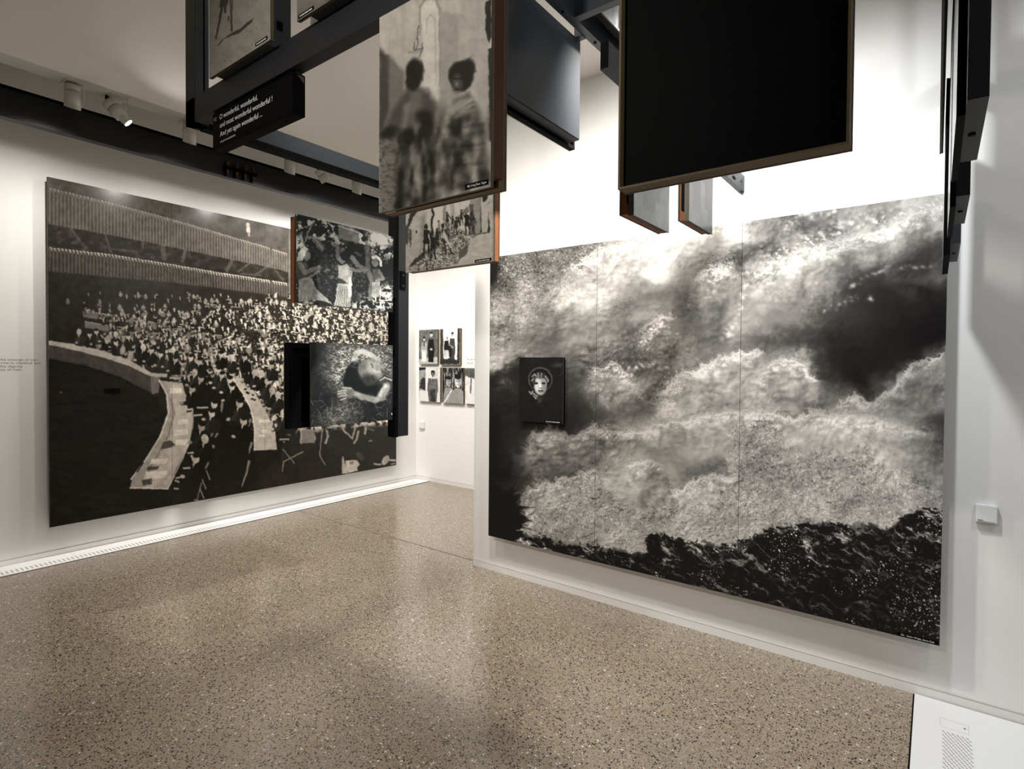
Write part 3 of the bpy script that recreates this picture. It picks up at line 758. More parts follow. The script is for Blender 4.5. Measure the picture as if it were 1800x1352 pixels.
    # the sheet of clear broken water in the lower half
    clear = [(1288, 762), (1322, 752), (1352, 742), (1372, 770), (1400, 806), (1440, 786), (1480, 800), (1505, 792), (1532, 768), (1535, 800), (1560, 826), (1600, 824), (1640, 850), (1662, 890),
             (1650, 905), (1600, 900), (1560, 934), (1480, 918), (1400, 930), (1340, 945), (1280, 968), (1215, 950), (1180, 960), (1130, 972), (1060, 962), (1000, 958), (955, 956), (918, 930), (940, 895), (985, 872), (1040, 850), (1070, 868), (1110, 892), (1190, 893), (1250, 880), (1285, 850)]
    m = np.clip(0.5 - (p.sd(full, clear) + 34*w1x + 40*(hf - 0.4) + 10*n3)/3.0, 0, 1)
    sq = ridged((X + 20*n1)/9, (Y + X*0.30 + 16*n1)/5.5, 71, 4, 0.72)
    sq2 = ridged((X + 20*n1)/4, (Y + X*0.30)/3.0, 74, 3, 0.7)
    wt = 0.68 + 0.34*n1 + 0.16*n3 + .10*emb - 2.0*np.clip(sq - 0.76, 0, 1)*(.4 + 1.2*fbm(X/40, Y/30, 78, 3)) - 1.1*np.clip(sq2 - 0.78, 0, 1) + 0.7*np.clip(0.56 - sq2, 0, 1)
    t = t*(1 - m) + m*wt
    # near dark water: long silky ripples and sun glints
    shore = [(840, 950), (958, 952), (1010, 962), (1060, 966), (1110, 975), (1140, 972), (1134, 945), (1160, 940), (1200, 948), (1262, 962), (1300, 952), (1350, 935), (1400, 924), (1460, 920), (1500, 922), (1560, 930), (1590, 912), (1625, 898), (1665, 905), (1665, 1150), (840, 1150)]
    m2 = np.clip(0.5 - (p.sd(full, shore) + 26*n1 + 24*(hf - .4) + 10*n3)/3.0, 0, 1)
    ca, sa = math.cos(0.36), math.sin(0.36)
    rx_, ry_ = (X*ca + Y*sa), (-X*sa + Y*ca)
    w1 = ridged(rx_/58 + 1.6*n1, ry_/15 + 3.0*n1 + 1.2*w1x, 81, 4, 0.6)
    w2 = ridged(rx_/20 + 1.4*n1, ry_/6.5 + 2.6*n1, 83, 3, 0.65)
    lum = np.interp(Y, [900, 960, 1010, 1100], [1.7, 1.2, .8, .55])*(0.35 + 1.3*fbm(X/70, Y/50, 85, 3))
    dk = 0.05 + lum*(2.0*np.clip(w1 - 0.69, 0, 1) + 1.5*np.clip(w2 - 0.73, 0, 1)) + 0.05*n3
    gl = smooth(0.70, 0.80, vnoise((X + Y)/3.2, (Y - X*.6)/2.4, 91)*.6 + vnoise((X + Y)/1.8, (Y - X*.6)/1.5, 93)*.4)
    gm = np.clip(smooth(0.56, 0.68, fbm(X/36, Y/26, 92, 3)) + smooth(1470, 1640, X)*smooth(940, 1010, Y)*smooth(0.46, 0.58, fbm(X/24, Y/18, 95, 2)), 0, 1)
    dk = np.maximum(dk, 0.90*gl*gm)
    t = t*(1 - m2) + m2*dk
    p.T[:] = t
    p.blur(1.8, 1.8, np.clip(1 - rim - .8*left - m - m2, 0, 1)*.85)
    # dark twigs at the lower left corner and the black upper left corner
    r2 = np.random.default_rng(5)
    p.ell(868, 925, 20, 50, 0.035, 0, 26)
    for k in range(150):
        a = -1.3 + 2.0*r2.random(); L = 16 + 34*r2.random(); ox, oy = 868 + 26*r2.random(), 880 + 58*r2.random()
        p.line([(ox, oy), (ox + L*0.6*math.cos(a), oy + L*0.6*math.sin(a)*0.8), (ox + L*math.cos(a), oy + L*math.sin(a)*0.8 + 2)], 3.0, 0.045, 2.0, 0.7, 0.8)
    p.ell(866, 470, 10, 26, 0.05, 0.1, 8)
    p.T += 0.025*(vnoise(X*1.6, Y*1.6, 6) - 0.5)
    p.T = np.clip(0.5 + (p.T - 0.52)*1.18, 0.03, 0.97)
    p.finish(0.6, 4.0, 0.03, 0.02)
    return p

def pic_blur():
    """two blurred striding figures in long pale robes in front of a stained light wall with an arch"""
    us = np.linspace(0, 1, 220)
    # the sheet runs on above the picture frame; sketch corners extrapolated upward
    p = Pic(((667, 31), (871, -78), (862, 328), (667, 376)), us, 440)
    X, Y = p.X, p.Y
    p.T[:] = 0.66 + 0.10*(fbm(X/9, Y/90, 3, 5) - 0.5) + 0.07*(fbm(X/40, Y/40, 4) - 0.5) - 0.06*smooth(780, 860, X)*0
    p.poly([(743, -60), (743, 20), (748, 6), (758, 0), (768, 4), (774, 22), (774, 190), (745, 190)], 0.78, 3.0, 0.8)
    p.line([(741, 60), (741, 12), (748, 2), (759, -4), (770, 0), (776, 16), (776, 200)], 2.5, 0.50, 2.0, 0.7)
    p.line([(752, 60), (753, 36), (760, 28), (768, 36), (769, 150)], 3.0, 0.58, 3.0, 0.5)
    p.poly([(776, 20), (810, 30), (806, 190), (776, 200)], 0.58, 6.0, 0.8)
    p.ell(813, 36, 4, 8, 0.62, 0.4, 2)
    for pts in ([(738, 48), (736, 66), (738, 80), (733, 90)], [(746, 78), (743, 96), (738, 104)], [(735, 70), (738, 72)], [(746, 88), (731, 90), (730, 78)]):
        p.line(pts, 1.3, 0.28, 1.0)
    # stained plinth at the left, path below
    p.poly([(667, 85), (690, 105), (712, 128), (712, 240), (667, 260)], 0.42, 8.0, 0.9)
    p.poly([(667, 90), (684, 100), (684, 200), (667, 250)], 0.24, 6.0, 0.8)
    p.poly([(667, 250), (720, 215), (735, 390), (667, 390)], 0.46, 8.0)
    gr = smooth(0.50, 0.66, fbm(X/5, Y/3.2, 31, 4))*smooth(205, 260, Y + (X - 667)*0.05)*smooth(742, 700, X)
    p.T = p.T*(1 - 0.55*gr) + 0.55*gr*0.22
    p.poly([(775, 180), (790, 190), (800, 330), (770, 340)], 0.52, 8.0)
    # ragged dark edge at the right
    p.poly([(858, 8), (868, 2), (868, 70), (862, 80), (858, 60)], 0.12, 3.0)
    p.poly([(862, 90), (868, 88), (866, 250), (861, 250)], 0.12, 3.0)
    # figure with turned back
    p.poly([(716, 160), (735, 154), (758, 166), (772, 190), (765, 230), (770, 300), (775, 350), (700, 372), (706, 300), (704, 240), (690, 250), (672, 240), (690, 200), (706, 176)], 0.30, 10.0)
    p.poly([(724, 165), (742, 165), (748, 230), (752, 320), (730, 350), (722, 260)], 0.44, 10.0, 0.8)
    p.poly([(712, 185), (724, 182), (716, 240), (704, 250)], 0.52, 8.0, 0.8)
    p.ell(748, 210, 16, 12, 0.10, 0.6, 10); p.ell(716, 245, 16, 14, 0.08, 0.5, 10); p.ell(685, 236, 16, 9, 0.14, -0.5, 8)
    p.line([(716, 262), (706, 320), (698, 375)], 9, 0.14, 8); p.line([(748, 240), (760, 290), (766, 340)], 6, 0.22, 6)
    p.line([(732, 270), (728, 340)], 5, 0.50, 6); p.line([(742, 260), (750, 330)], 4, 0.20, 6)
    # second figure reaching across
    p.poly([(800, 178), (828, 165), (846, 200), (852, 260), (860, 318), (800, 334), (792, 280), (788, 230)], 0.40, 9.0)
    p.poly([(790, 195), (812, 178), (836, 176), (820, 204), (790, 222), (776, 222)], 0.58, 6.0)
    for k in range(7):
        p.line([(778 + 3*k, 222 - 1.0*k), (800 + 3*k, 204 - 2*k), (832 + k, 178 + 5*k)], 1.6, 0.22 if k % 2 else 0.70, 2.5, 0.8)
    p.line([(776, 226), (790, 228), (800, 215)], 5, 0.20, 5)
    p.poly([(812, 215), (840, 212), (850, 300), (826, 318)], 0.58, 9.0, 0.8)
    for k in range(9):
        y = 226 + 11*k
        p.line([(798 + k*0.4, y), (820, y + 6*math.sin(k)), (852, y - 4)], 3.5, 0.22 + 0.32*((k*7) % 3)/2, 5, 0.6)
    p.poly([(768, 205), (790, 215), (792, 260), (770, 270)], 0.55, 6.0, 0.7)
    folds = fbm(X/7 + 0.6*fbm(X/30, Y/30, 52), Y/26, 51, 4)
    fm = p.mask([(700, 240), (780, 200), (855, 215), (862, 325), (790, 345), (700, 380)], 20.0)
    p.T = p.T*(1 - .22*fm) + fm*0.95*(folds - 0.5)
    p.blur(3.0, 1.6, p.mask([(690, 170), (760, 150), (800, 165), (866, 200), (866, 380), (690, 380)], 22.0))
    p.blur(1.0, .8, p.mask([(690, 90), (850, 90), (866, 380), (667, 380)], 22.0))
    # heads last, softly blurred
    p.ell(731, 130, 16, 24, 0.10, 0.05, 6); p.ell(727, 148, 13, 14, 0.12, 0.2, 6); p.ell(738, 120, 6, 9, .20, .3, 6, .5)
    p.line([(722, 95), (745, 92)], 3, 0.3, 6, 0.4); p.ell(752, 162, 6, 5, 0.45, 0, 6, 0.6)
    p.ell(813, 138, 21, 26, 0.09, -0.1, 5); p.ell(824, 124, 14, 16, 0.07, 0.4, 7)
    p.ell(806, 150, 10, 17, 0.30, 0.1, 7); p.ell(803, 143, 4, 2, 0.10, 0, 3); p.ell(813, 142, 4, 2, 0.10, 0, 3); p.ell(805, 152, 2, 4, 0.5, 0, 3); p.ell(806, 161, 4, 1.6, 0.12, 0, 3)
    for k in range(10): p.line([(822 + k, 112 + k*2), (830 + 1.2*k, 104 + 3*k)], 1.0, 0.15, 1.5, 0.7)
    p.finish(2.0, 8.0, 0.035, 0.02)
    p.T = np.clip(0.5 + (p.T - 0.47)*1.25, .04, .95)
    return p

def pic_ruin():
    """small figures in a lane between broken pale walls"""
    us = np.linspace(0, 1, 190)
    p = Pic(((713, 337), (866, 302), (866, 460), (713, 479)), us, 200)
    X, Y = p.X, p.Y
    Z = lambda q: [(640 + a/6.92, 300 + b/6.92) for a, b in q]
    p.T[:] = 0.72 + 0.10*(fbm(X/6, Y/40, 3, 4) - 0.5)
    p.poly(Z([(500, 420), (750, 420), (740, 950), (700, 1050), (540, 1180), (500, 1250)]), 0.66, 5.0)
    p.poly(Z([(690, 600), (760, 560), (760, 950), (690, 1010)]), 0.50, 8.0, 0.8)
    p.poly(Z([(830, 300), (1300, 250), (1300, 840), (1060, 900), (830, 760)]), 0.80, 3.0)
    p.poly(Z([(1290, 250), (1420, 300), (1420, 790), (1330, 840), (1290, 800)]), 0.58, 3.0)
    for x0, x1, t_ in ((960, 1000, .55), (1050, 1100, .64), (1160, 1180, .7)): p.poly(Z([(x0, 300), (x1, 290), (x1, 700), (x0, 700)]), t_, 2.0)
    p.poly(Z([(1280, 470), (1330, 480), (1340, 640), (1290, 640)]), 0.33, 1.5)
    # rubble ground
    gm = p.mask(Z([(540, 1180), (760, 960), (900, 760), (1100, 720), (1300, 800), (1310, 880), (1200, 960), (1150, 1130), (1000, 1170), (560, 1250)]), 4.0)
    rub = 0.50 + 0.9*(ridged(X/5, Y/3.4, 22, 3, 0.7) - 0.62) + 0.30*(dots(X, Y, 3.0, 24, .5, 1.3, .5)) - 0.35*dots(X + 1, Y + 1, 3.2, 26, .5, 1.4, .5)
    p.T = p.T*(1 - gm) + gm*rub
    p.poly(Z([(550, 1160), (620, 1080), (760, 980), (740, 1060), (620, 1140), (570, 1170)]), 0.22, 1.5)
    p.poly(Z([(1150, 1110), (1170, 1000), (1280, 900), (1260, 1030), (1180, 1080)]), 0.36, 2.0)
    p.poly(Z([(1290, 860), (1420, 800), (1560, 780), (1560, 1120), (1150, 1160), (1170, 1090), (1260, 1040)]), 0.72, 2.0)
    # cracks and holes in the plaster
    p.line(Z([(640, 520), (570, 600), (540, 700), (500, 760)]), 8, 0.16, 1.2, 1, 3); p.line(Z([(520, 720), (510, 900)]), 6, 0.25, 1.5)
    p.poly(Z([(545, 740), (580, 760), (580, 880), (565, 950), (540, 860)]), 0.30, 1.2); p.ell(732, 412, 1.6, 3, 0.2)
    p.line(Z([(820, 470), (830, 540), (850, 580), (825, 640), (830, 780)]), 3.5, 0.16, 1.0)
    for q in ([(1420, 370), (1500, 350), (1500, 420), (1450, 460)], [(1480, 480), (1530, 445), (1500, 470)], [(1410, 400), (1430, 780), (1415, 790)], [(1510, 560), (1530, 780), (1500, 790), (1510, 680)]):
        p.poly(Z(q), 0.13, 1.4)
    p.line(Z([(1330, 345), (1400, 385)]), 1.5, 0.2, 1.0)
    p.line(Z([(1330, 840), (1400, 800), (1520, 790)]), 2.0, 0.3, 1.2)
    # figures: (x, y head, height, tone)
    for hx, hy, h, t_, lean in ((757, 720, 340, .10, 0), (830, 800, 310, .09, 0.05), (890, 750, 210, .12, 0), (960, 715, 330, .14, .25), (910, 660, 160, .55, 0), (1015, 560, 170, .12, 0), (1020, 660, 180, .45, 0), (1075, 610, 130, .10, 0), (1125, 625, 200, .16, -.1), (1150, 605, 120, .14, 0), (1185, 545, 170, .14, 0), (1240, 560, 270, .08, .1), (1310, 580, 240, .22, 0), (1330, 640, 180, .28, 0)):
        u = h/6.92; (x, y), = Z([(hx, hy)])
        p.ell(x, y, u*0.068, u*0.085, 0.12)
        p.poly([(x - .085*u, y + .10*u), (x + .08*u, y + .10*u), (x + (.09 + lean*.5)*u, y + .35*u), (x + (.14 + lean*.5)*u, y + .56*u), (x - (.12 - lean*.5)*u, y + .58*u), (x - (.08 - lean*.5)*u, y + .35*u)], t_, 1.0)
        p.line([(x + lean*.4*u - .05*u, y + .48*u), (x - .09*u + lean*.9*u, y + .95*u)], .055*u, min(t_, .16), 1.0)
        p.line([(x + lean*.4*u + .06*u, y + .48*u), (x + .11*u + lean*.9*u, y + .92*u)], .055*u, min(t_, .16), 1.0)
        p.line([(x + .10*u, y + .15*u), (x + .22*u, y + .40*u)], .06*u, t_*1.1, 1.0)
    p.poly(Z([(970, 740), (1000, 800), (1080, 960), (1050, 960), (960, 830)]), 0.72, 1.5)
    p.poly(Z([(1200, 540), (1270, 500), (1280, 560), (1210, 580)]), 0.45, 1.5)
    p.finish(1.6, 4.0, 0.06, 0.03)
    p.T = np.clip(0.5 + (p.T - 0.42)*1.25, 0.04, 0.95)
    return p

def pic_grove():
    """three market women among dark broad-leaved plants, one with a bundle on the head"""
    us = np.linspace(0, 1, 230)
    p = Pic(((521, 377), (691, 416), (691, 549), (521, 532)), us, 210)
    X, Y = p.X, p.Y
    Z = lambda q: [(490 + a/6.76, 360 + b/6.76) for a, b in q]
    lv = fbm(X/11, Y/9, 3, 5, 0.6)
    p.T[:] = 0.10 + 0.75*smooth(0.60, 0.70, lv)*smooth(0.35, 0.7, fbm(X/40, Y/40, 4)) + 0.05*(fbm(X/3, Y/3, 5) - .5)
    up = smooth(440, 395, Y - (X - 521)*0.23)
    p.T = np.maximum(p.T, up*0.85*smooth(0.50, 0.58, fbm(X/8, Y/7, 7, 5, 0.6)))
    br = p.mask(Z([(1030, 250), (1360, 360), (1360, 480), (1200, 500), (1100, 540), (1040, 460)]), 12.0)
    p.T = np.maximum(p.T, br*(0.35 + 0.5*smooth(0.42, 0.55, fbm(X/6, Y/5, 9, 4))))
    gl = p.mask(Z([(860, 1100), (1360, 900), (1365, 1280), (850, 1240)]), 12.0)
    p.T = np.maximum(p.T, gl*0.72*smooth(0.62, 0.72, ridged(X/7, Y/5, 15, 4, .6)))
    md = p.mask(Z([(380, 560), (640, 560), (1050, 850), (1060, 1150), (600, 1180), (400, 900)]), 16.0)
    p.T = p.T*(1 - .75*md) + .75*md*(0.10 + 0.22*smooth(0.55, 0.7, fbm(X/3, Y/3, 19, 3)))
    # banana leaves
    for q, t_ in (([(285, 480), (300, 400), (360, 260), (420, 190), (400, 270), (330, 400)], .24), ([(310, 380), (400, 370), (480, 420), (555, 520), (510, 560), (450, 510), (420, 430)], .36), ([(560, 200), (620, 260), (640, 340), (600, 330)], .10)):
        p.poly(Z(q), t_, 1.2)
    p.line(Z([(300, 490), (320, 400), (400, 220)]), 1.4, .6, 1.0); p.line(Z([(330, 385), (430, 410), (520, 540)]), 1.2, .62, 1.0); p.line(Z([(290, 480), (265, 370)]), 2.5, .7, 1.0)
    # trunk
    p.line(Z([(1045, 500), (1060, 760), (1100, 900), (1090, 1100)]), 8, .36, 2.0)
    # bundle carrier in the middle, behind
    p.poly(Z([(700, 240), (860, 250), (950, 330), (950, 460), (860, 470), (700, 400)]), .46, 2.0)
    p.poly(Z([(700, 400), (860, 440), (950, 450), (860, 475), (740, 450)]), .18, 2.0); p.line(Z([(700, 250), (950, 330)]), 2, .7, 1.0)
    p.ell(490 + 860/6.76, 360 + 520/6.76, 9, 11, .06, 0, 2); p.line(Z([(870, 620), (940, 720), (1010, 760)]), 8, .40, 1.5)
    p.line(Z([(690, 500), (705, 640)]), 6.5, .36, 1.5)
    # middle woman
    p.poly(Z([(700, 730), (800, 705), (890, 760), (850, 900), (820, 935), (700, 860)]), .58, 1.5)
    p.poly(Z([(695, 870), (820, 930), (800, 940), (700, 930)]), .20, 1.5)
    p.poly(Z([(695, 940), (860, 930), (850, 1100), (850, 1220), (650, 1200), (680, 1080)]), .60, 1.5)
    for k in range(6): p.line(Z([(720 + 22*k, 960), (680 + 30*k, 1210)]), 1.2, .38, 1.2)
    p.poly(Z([(830, 860), (866, 860), (862, 1060), (850, 1090), (825, 1080)]), .74, 1.2)
    p.line(Z([(850, 760), (960, 790), (1040, 760)]), 6, .42, 1.2)
    p.ell(490 + 755/6.76, 360 + 650/6.76, 6, 8.5, .46, .1); p.ell(490 + 790/6.76, 360 + 610/6.76, 9, 9, .07, .3, 1.5)
    # woman at left
    p.poly(Z([(215, 700), (330, 690), (385, 790), (370, 870), (230, 890), (212, 800)]), .30, 2.0)
    p.poly(Z([(350, 690), (372, 700), (375, 850), (340, 860)]), .12, 2.0)
    p.line(Z([(250, 700), (310, 810), (480, 740)]), 7, .44, 1.5); p.line(Z([(370, 860), (470, 790)]), 5, .42, 1.5)
    p.poly(Z([(240, 890), (380, 860), (450, 1010), (570, 1110), (640, 1190), (560, 1150), (400, 1130), (230, 1165)]), .55, 1.5)
    for k in range(7): p.line(Z([(250 + 18*k, 900), (280 + 30*k, 1050), (250 + 52*k, 1150)]), 1.0, .34, 1.2, .7)
    p.ell(490 + 335/6.76, 360 + 610/6.76, 6, 8.5, .42, .1); p.poly(Z([(225, 600), (260, 520), (310, 500), (360, 530), (320, 570), (290, 660), (215, 680)]), .74, 1.5)
    # woman at right
    p.poly(Z([(1110, 760), (1180, 750), (1250, 860), (1240, 900), (1110, 900)]), .28, 2.0); p.line(Z([(1190, 780), (1240, 870), (1160, 900)]), 5, .42, 1.5)
    p.poly(Z([(1110, 920), (1200, 900), (1190, 1090), (1100, 1090)]), .45, 1.5)
    for k in range(5): p.line(Z([(1120 + 18*k, 920), (1110 + 18*k, 1090)]), 1.0, .75, 1.0, .7)
    p.ell(490 + 1140/6.76, 360 + 680/6.76, 6, 8, .40, -.1); p.line(Z([(1115, 625), (1160, 610), (1205, 650), (1215, 720)]), 4.5, .80, 1.2)
    p.finish(2.0, 5.0, 0.12, 0.03)
    p.T = np.clip(0.5 + (p.T - 0.42)*1.3, 0.06, 0.95)
    return p

def pic_rest():
    """a child lying in dry grass, arms folded round the head"""
    us = np.linspace(0, 1, 190)
    p = Pic(((546, 603), (690, 606), (690, 737), (546, 752)), us, 190)
    X, Y = p.X, p.Y
    Z = lambda q: [(490 + a/6.76, 580 + b/6.76) for a, b in q]
    g = np.maximum(ridged((X + .5*Y)/9, (Y - .4*X)/2.6, 3, 3, .7), ridged((X - .7*Y)/9, (Y + .6*X)/2.6, 4, 3, .7))
    lightm = np.clip(p.mask(Z([(640, 180), (1350, 170), (1350, 560), (1230, 500), (860, 640), (700, 700), (620, 640), (560, 520)]), 40.0) + .85*p.mask(Z([(480, 1140), (700, 900), (860, 850), (900, 1000), (760, 1130)]), 40.0), 0, 1)
    p.T[:] = 0.10 + 0.04*fbm(X/20, Y/20, 6) + 0.30*np.clip(g - .80, 0, 1)*3*0.35 + lightm*(0.14 + 2.6*np.clip(g - 0.70, 0, 1))
    r2 = np.random.default_rng(3)
    for k in range(70):
        x, y = 550 + 138*r2.random(), 690 + 50*r2.random(); a = r2.random()*6.28; L = 5 + 12*r2.random()
        p.line([(x, y), (x + L*math.cos(a), y + L*math.sin(a))], .8, .34 + .25*r2.random(), .9, .7)
    # far arm above the head, hair, face, near arm with hand
    p.line(Z([(880, 400), (920, 280), (990, 250), (1080, 290), (1180, 350)]), 9, .62, 2.0)
    p.poly(Z([(760, 600), (790, 480), (860, 380), (960, 350), (990, 420), (980, 560), (1040, 660), (1180, 640), (1160, 750), (900, 740), (770, 680)]), .07, 4.0)
    p.ell(490 + 1090/6.76, 580 + 480/6.76, 23, 20, .40, .25, 4.0); p.ell(490 + 1140/6.76, 580 + 440/6.76, 15, 12, .56, .4, 7.0)
    p.ell(490 + 1080/6.76, 580 + 590/6.76, 15, 9, .20, .2, 8.0)
    for a, b, w_, t_ in (((1095, 400), (1115, 440), 1.8, .2), ((1105, 540), (1125, 590), 1.8, .14), ((1140, 480), (1195, 500), 3.5, .66), ((1215, 460), (1235, 500), 2.0, .2)):
        p.line(Z([a, b]), w_, t_, 2.0)
    p.line(Z([(890, 400), (930, 360), (960, 420)]), 4, .40, 4.0, .7); p.line(Z([(860, 430), (920, 450)]), 3, .34, 3.0, .7)
    p.poly(Z([(1180, 620), (1250, 560), (1350, 600), (1350, 680), (1300, 740)]), .24, 3.0)
    p.line(Z([(1280, 660), (1220, 800), (1140, 830), (980, 790), (860, 740)]), 13, .52, 3.0, 1, 9)
    p.line(Z([(1270, 660), (1200, 770)]), 7, .72, 4.0, .8)
    p.ell(490 + 830/6.76, 580 + 740/6.76, 11, 9, .40, .3, 3.0)
    for q in ([(850, 690), (760, 690)], [(800, 720), (705, 735)], [(790, 750), (700, 765)], [(800, 780), (705, 795)], [(800, 810), (730, 830)]):
        p.line(Z(q), 3.0, .58, 1.6)
    p.line(Z([(1200, 600), (1260, 560), (1340, 590)]), 1.5, .7, 1.2)
    p.finish(1.4, 6.0, 0.12, 0.03)
    p.T = np.clip(p.T*1.25 - .04, 0.05, 0.95)
    return p

def pic_portrait():
    """face of a fair child under a round hat, lost in black"""
    us = np.linspace(0, 1, 110)
    p = Pic(((912.5, 629.5), (989, 629.5), (988, 741), (911.5, 737.5)), us, 150)
    X, Y = p.X, p.Y
    Z = lambda q: [(900 + a/9.66, 620 + b/9.66) for a, b in q]
    p.T[:] = 0.12 + 0.05*(fbm(X/12, Y/12, 2) - 0.5)
    p.ell(900 + 770/9.66, 620 + 215/9.66, 8, 3, .24, -.1, 5); p.line(Z([(800, 390), (850, 330)]), 1.5, .22, 2.0)
    cx, cy = 900 + 475/9.66, 620 + 440/9.66
    p.ell(cx, cy + 1, 21, 21, .30, 0, 1.5); p.ell(cx, cy + 1.5, 18.6, 18.8, .10, 0, 1.5)
    p.poly(Z([(270, 600), (690, 600), (690, 720), (270, 720)]), .115, 6.0)
    p.ell(cx + 0.2, cy + 10, 11.5, 17.5, .60, 0, 2.0); p.ell(cx - 3.5, cy + 12, 5.5, 11, .78, 0, 4.0)
    p.ell(cx + 7, cy + 13, 3.5, 11, .42, 0, 4.0, .7)
    p.poly(Z([(330, 400), (400, 350), (480, 320), (560, 360), (620, 430), (600, 500), (560, 430), (480, 430), (400, 430), (370, 560), (330, 480)]), .22, 2.0)
    for q in ([(340, 400), (380, 370), (420, 400)], [(330, 470), (360, 440)], [(560, 400), (610, 460), (600, 490)], [(440, 350), (450, 420)], [(500, 350), (490, 410)]):
        p.line(Z(q), 2.0, .55, 1.5)
    for ex in (405, 530): p.ell(900 + ex/9.66, 620 + 512/9.66, 3.4, 1.8, .12, 0, 1.2)
    p.line(Z([(470, 520), (465, 585)]), 2.5, .86, 1.5); p.line(Z([(455, 592), (500, 592)]), 1.4, .3, 1.0)
    p.line(Z([(445, 635), (520, 638)]), 2.0, .22, 1.0); p.line(Z([(455, 655), (505, 656)]), 1.6, .5, 1.2)
    for q in ([(290, 650), (320, 690), (350, 640)], [(360, 720), (400, 760), (430, 720)], [(350, 670), (410, 720)]): p.line(Z(q), 2.6, .50, 1.5)
    p.poly(Z([(420, 740), (520, 740), (480, 830), (440, 830)]), .22, 3.0)
    p.poly(Z([(120, 860), (860, 860), (860, 1200), (120, 1200)]), .115, 10.0)
    p.finish(.8, 4.0, 0.05, 0.02)
    p.T = np.clip(0.5 + (p.T - 0.48)*1.15, 0.05, 0.95)
    return p

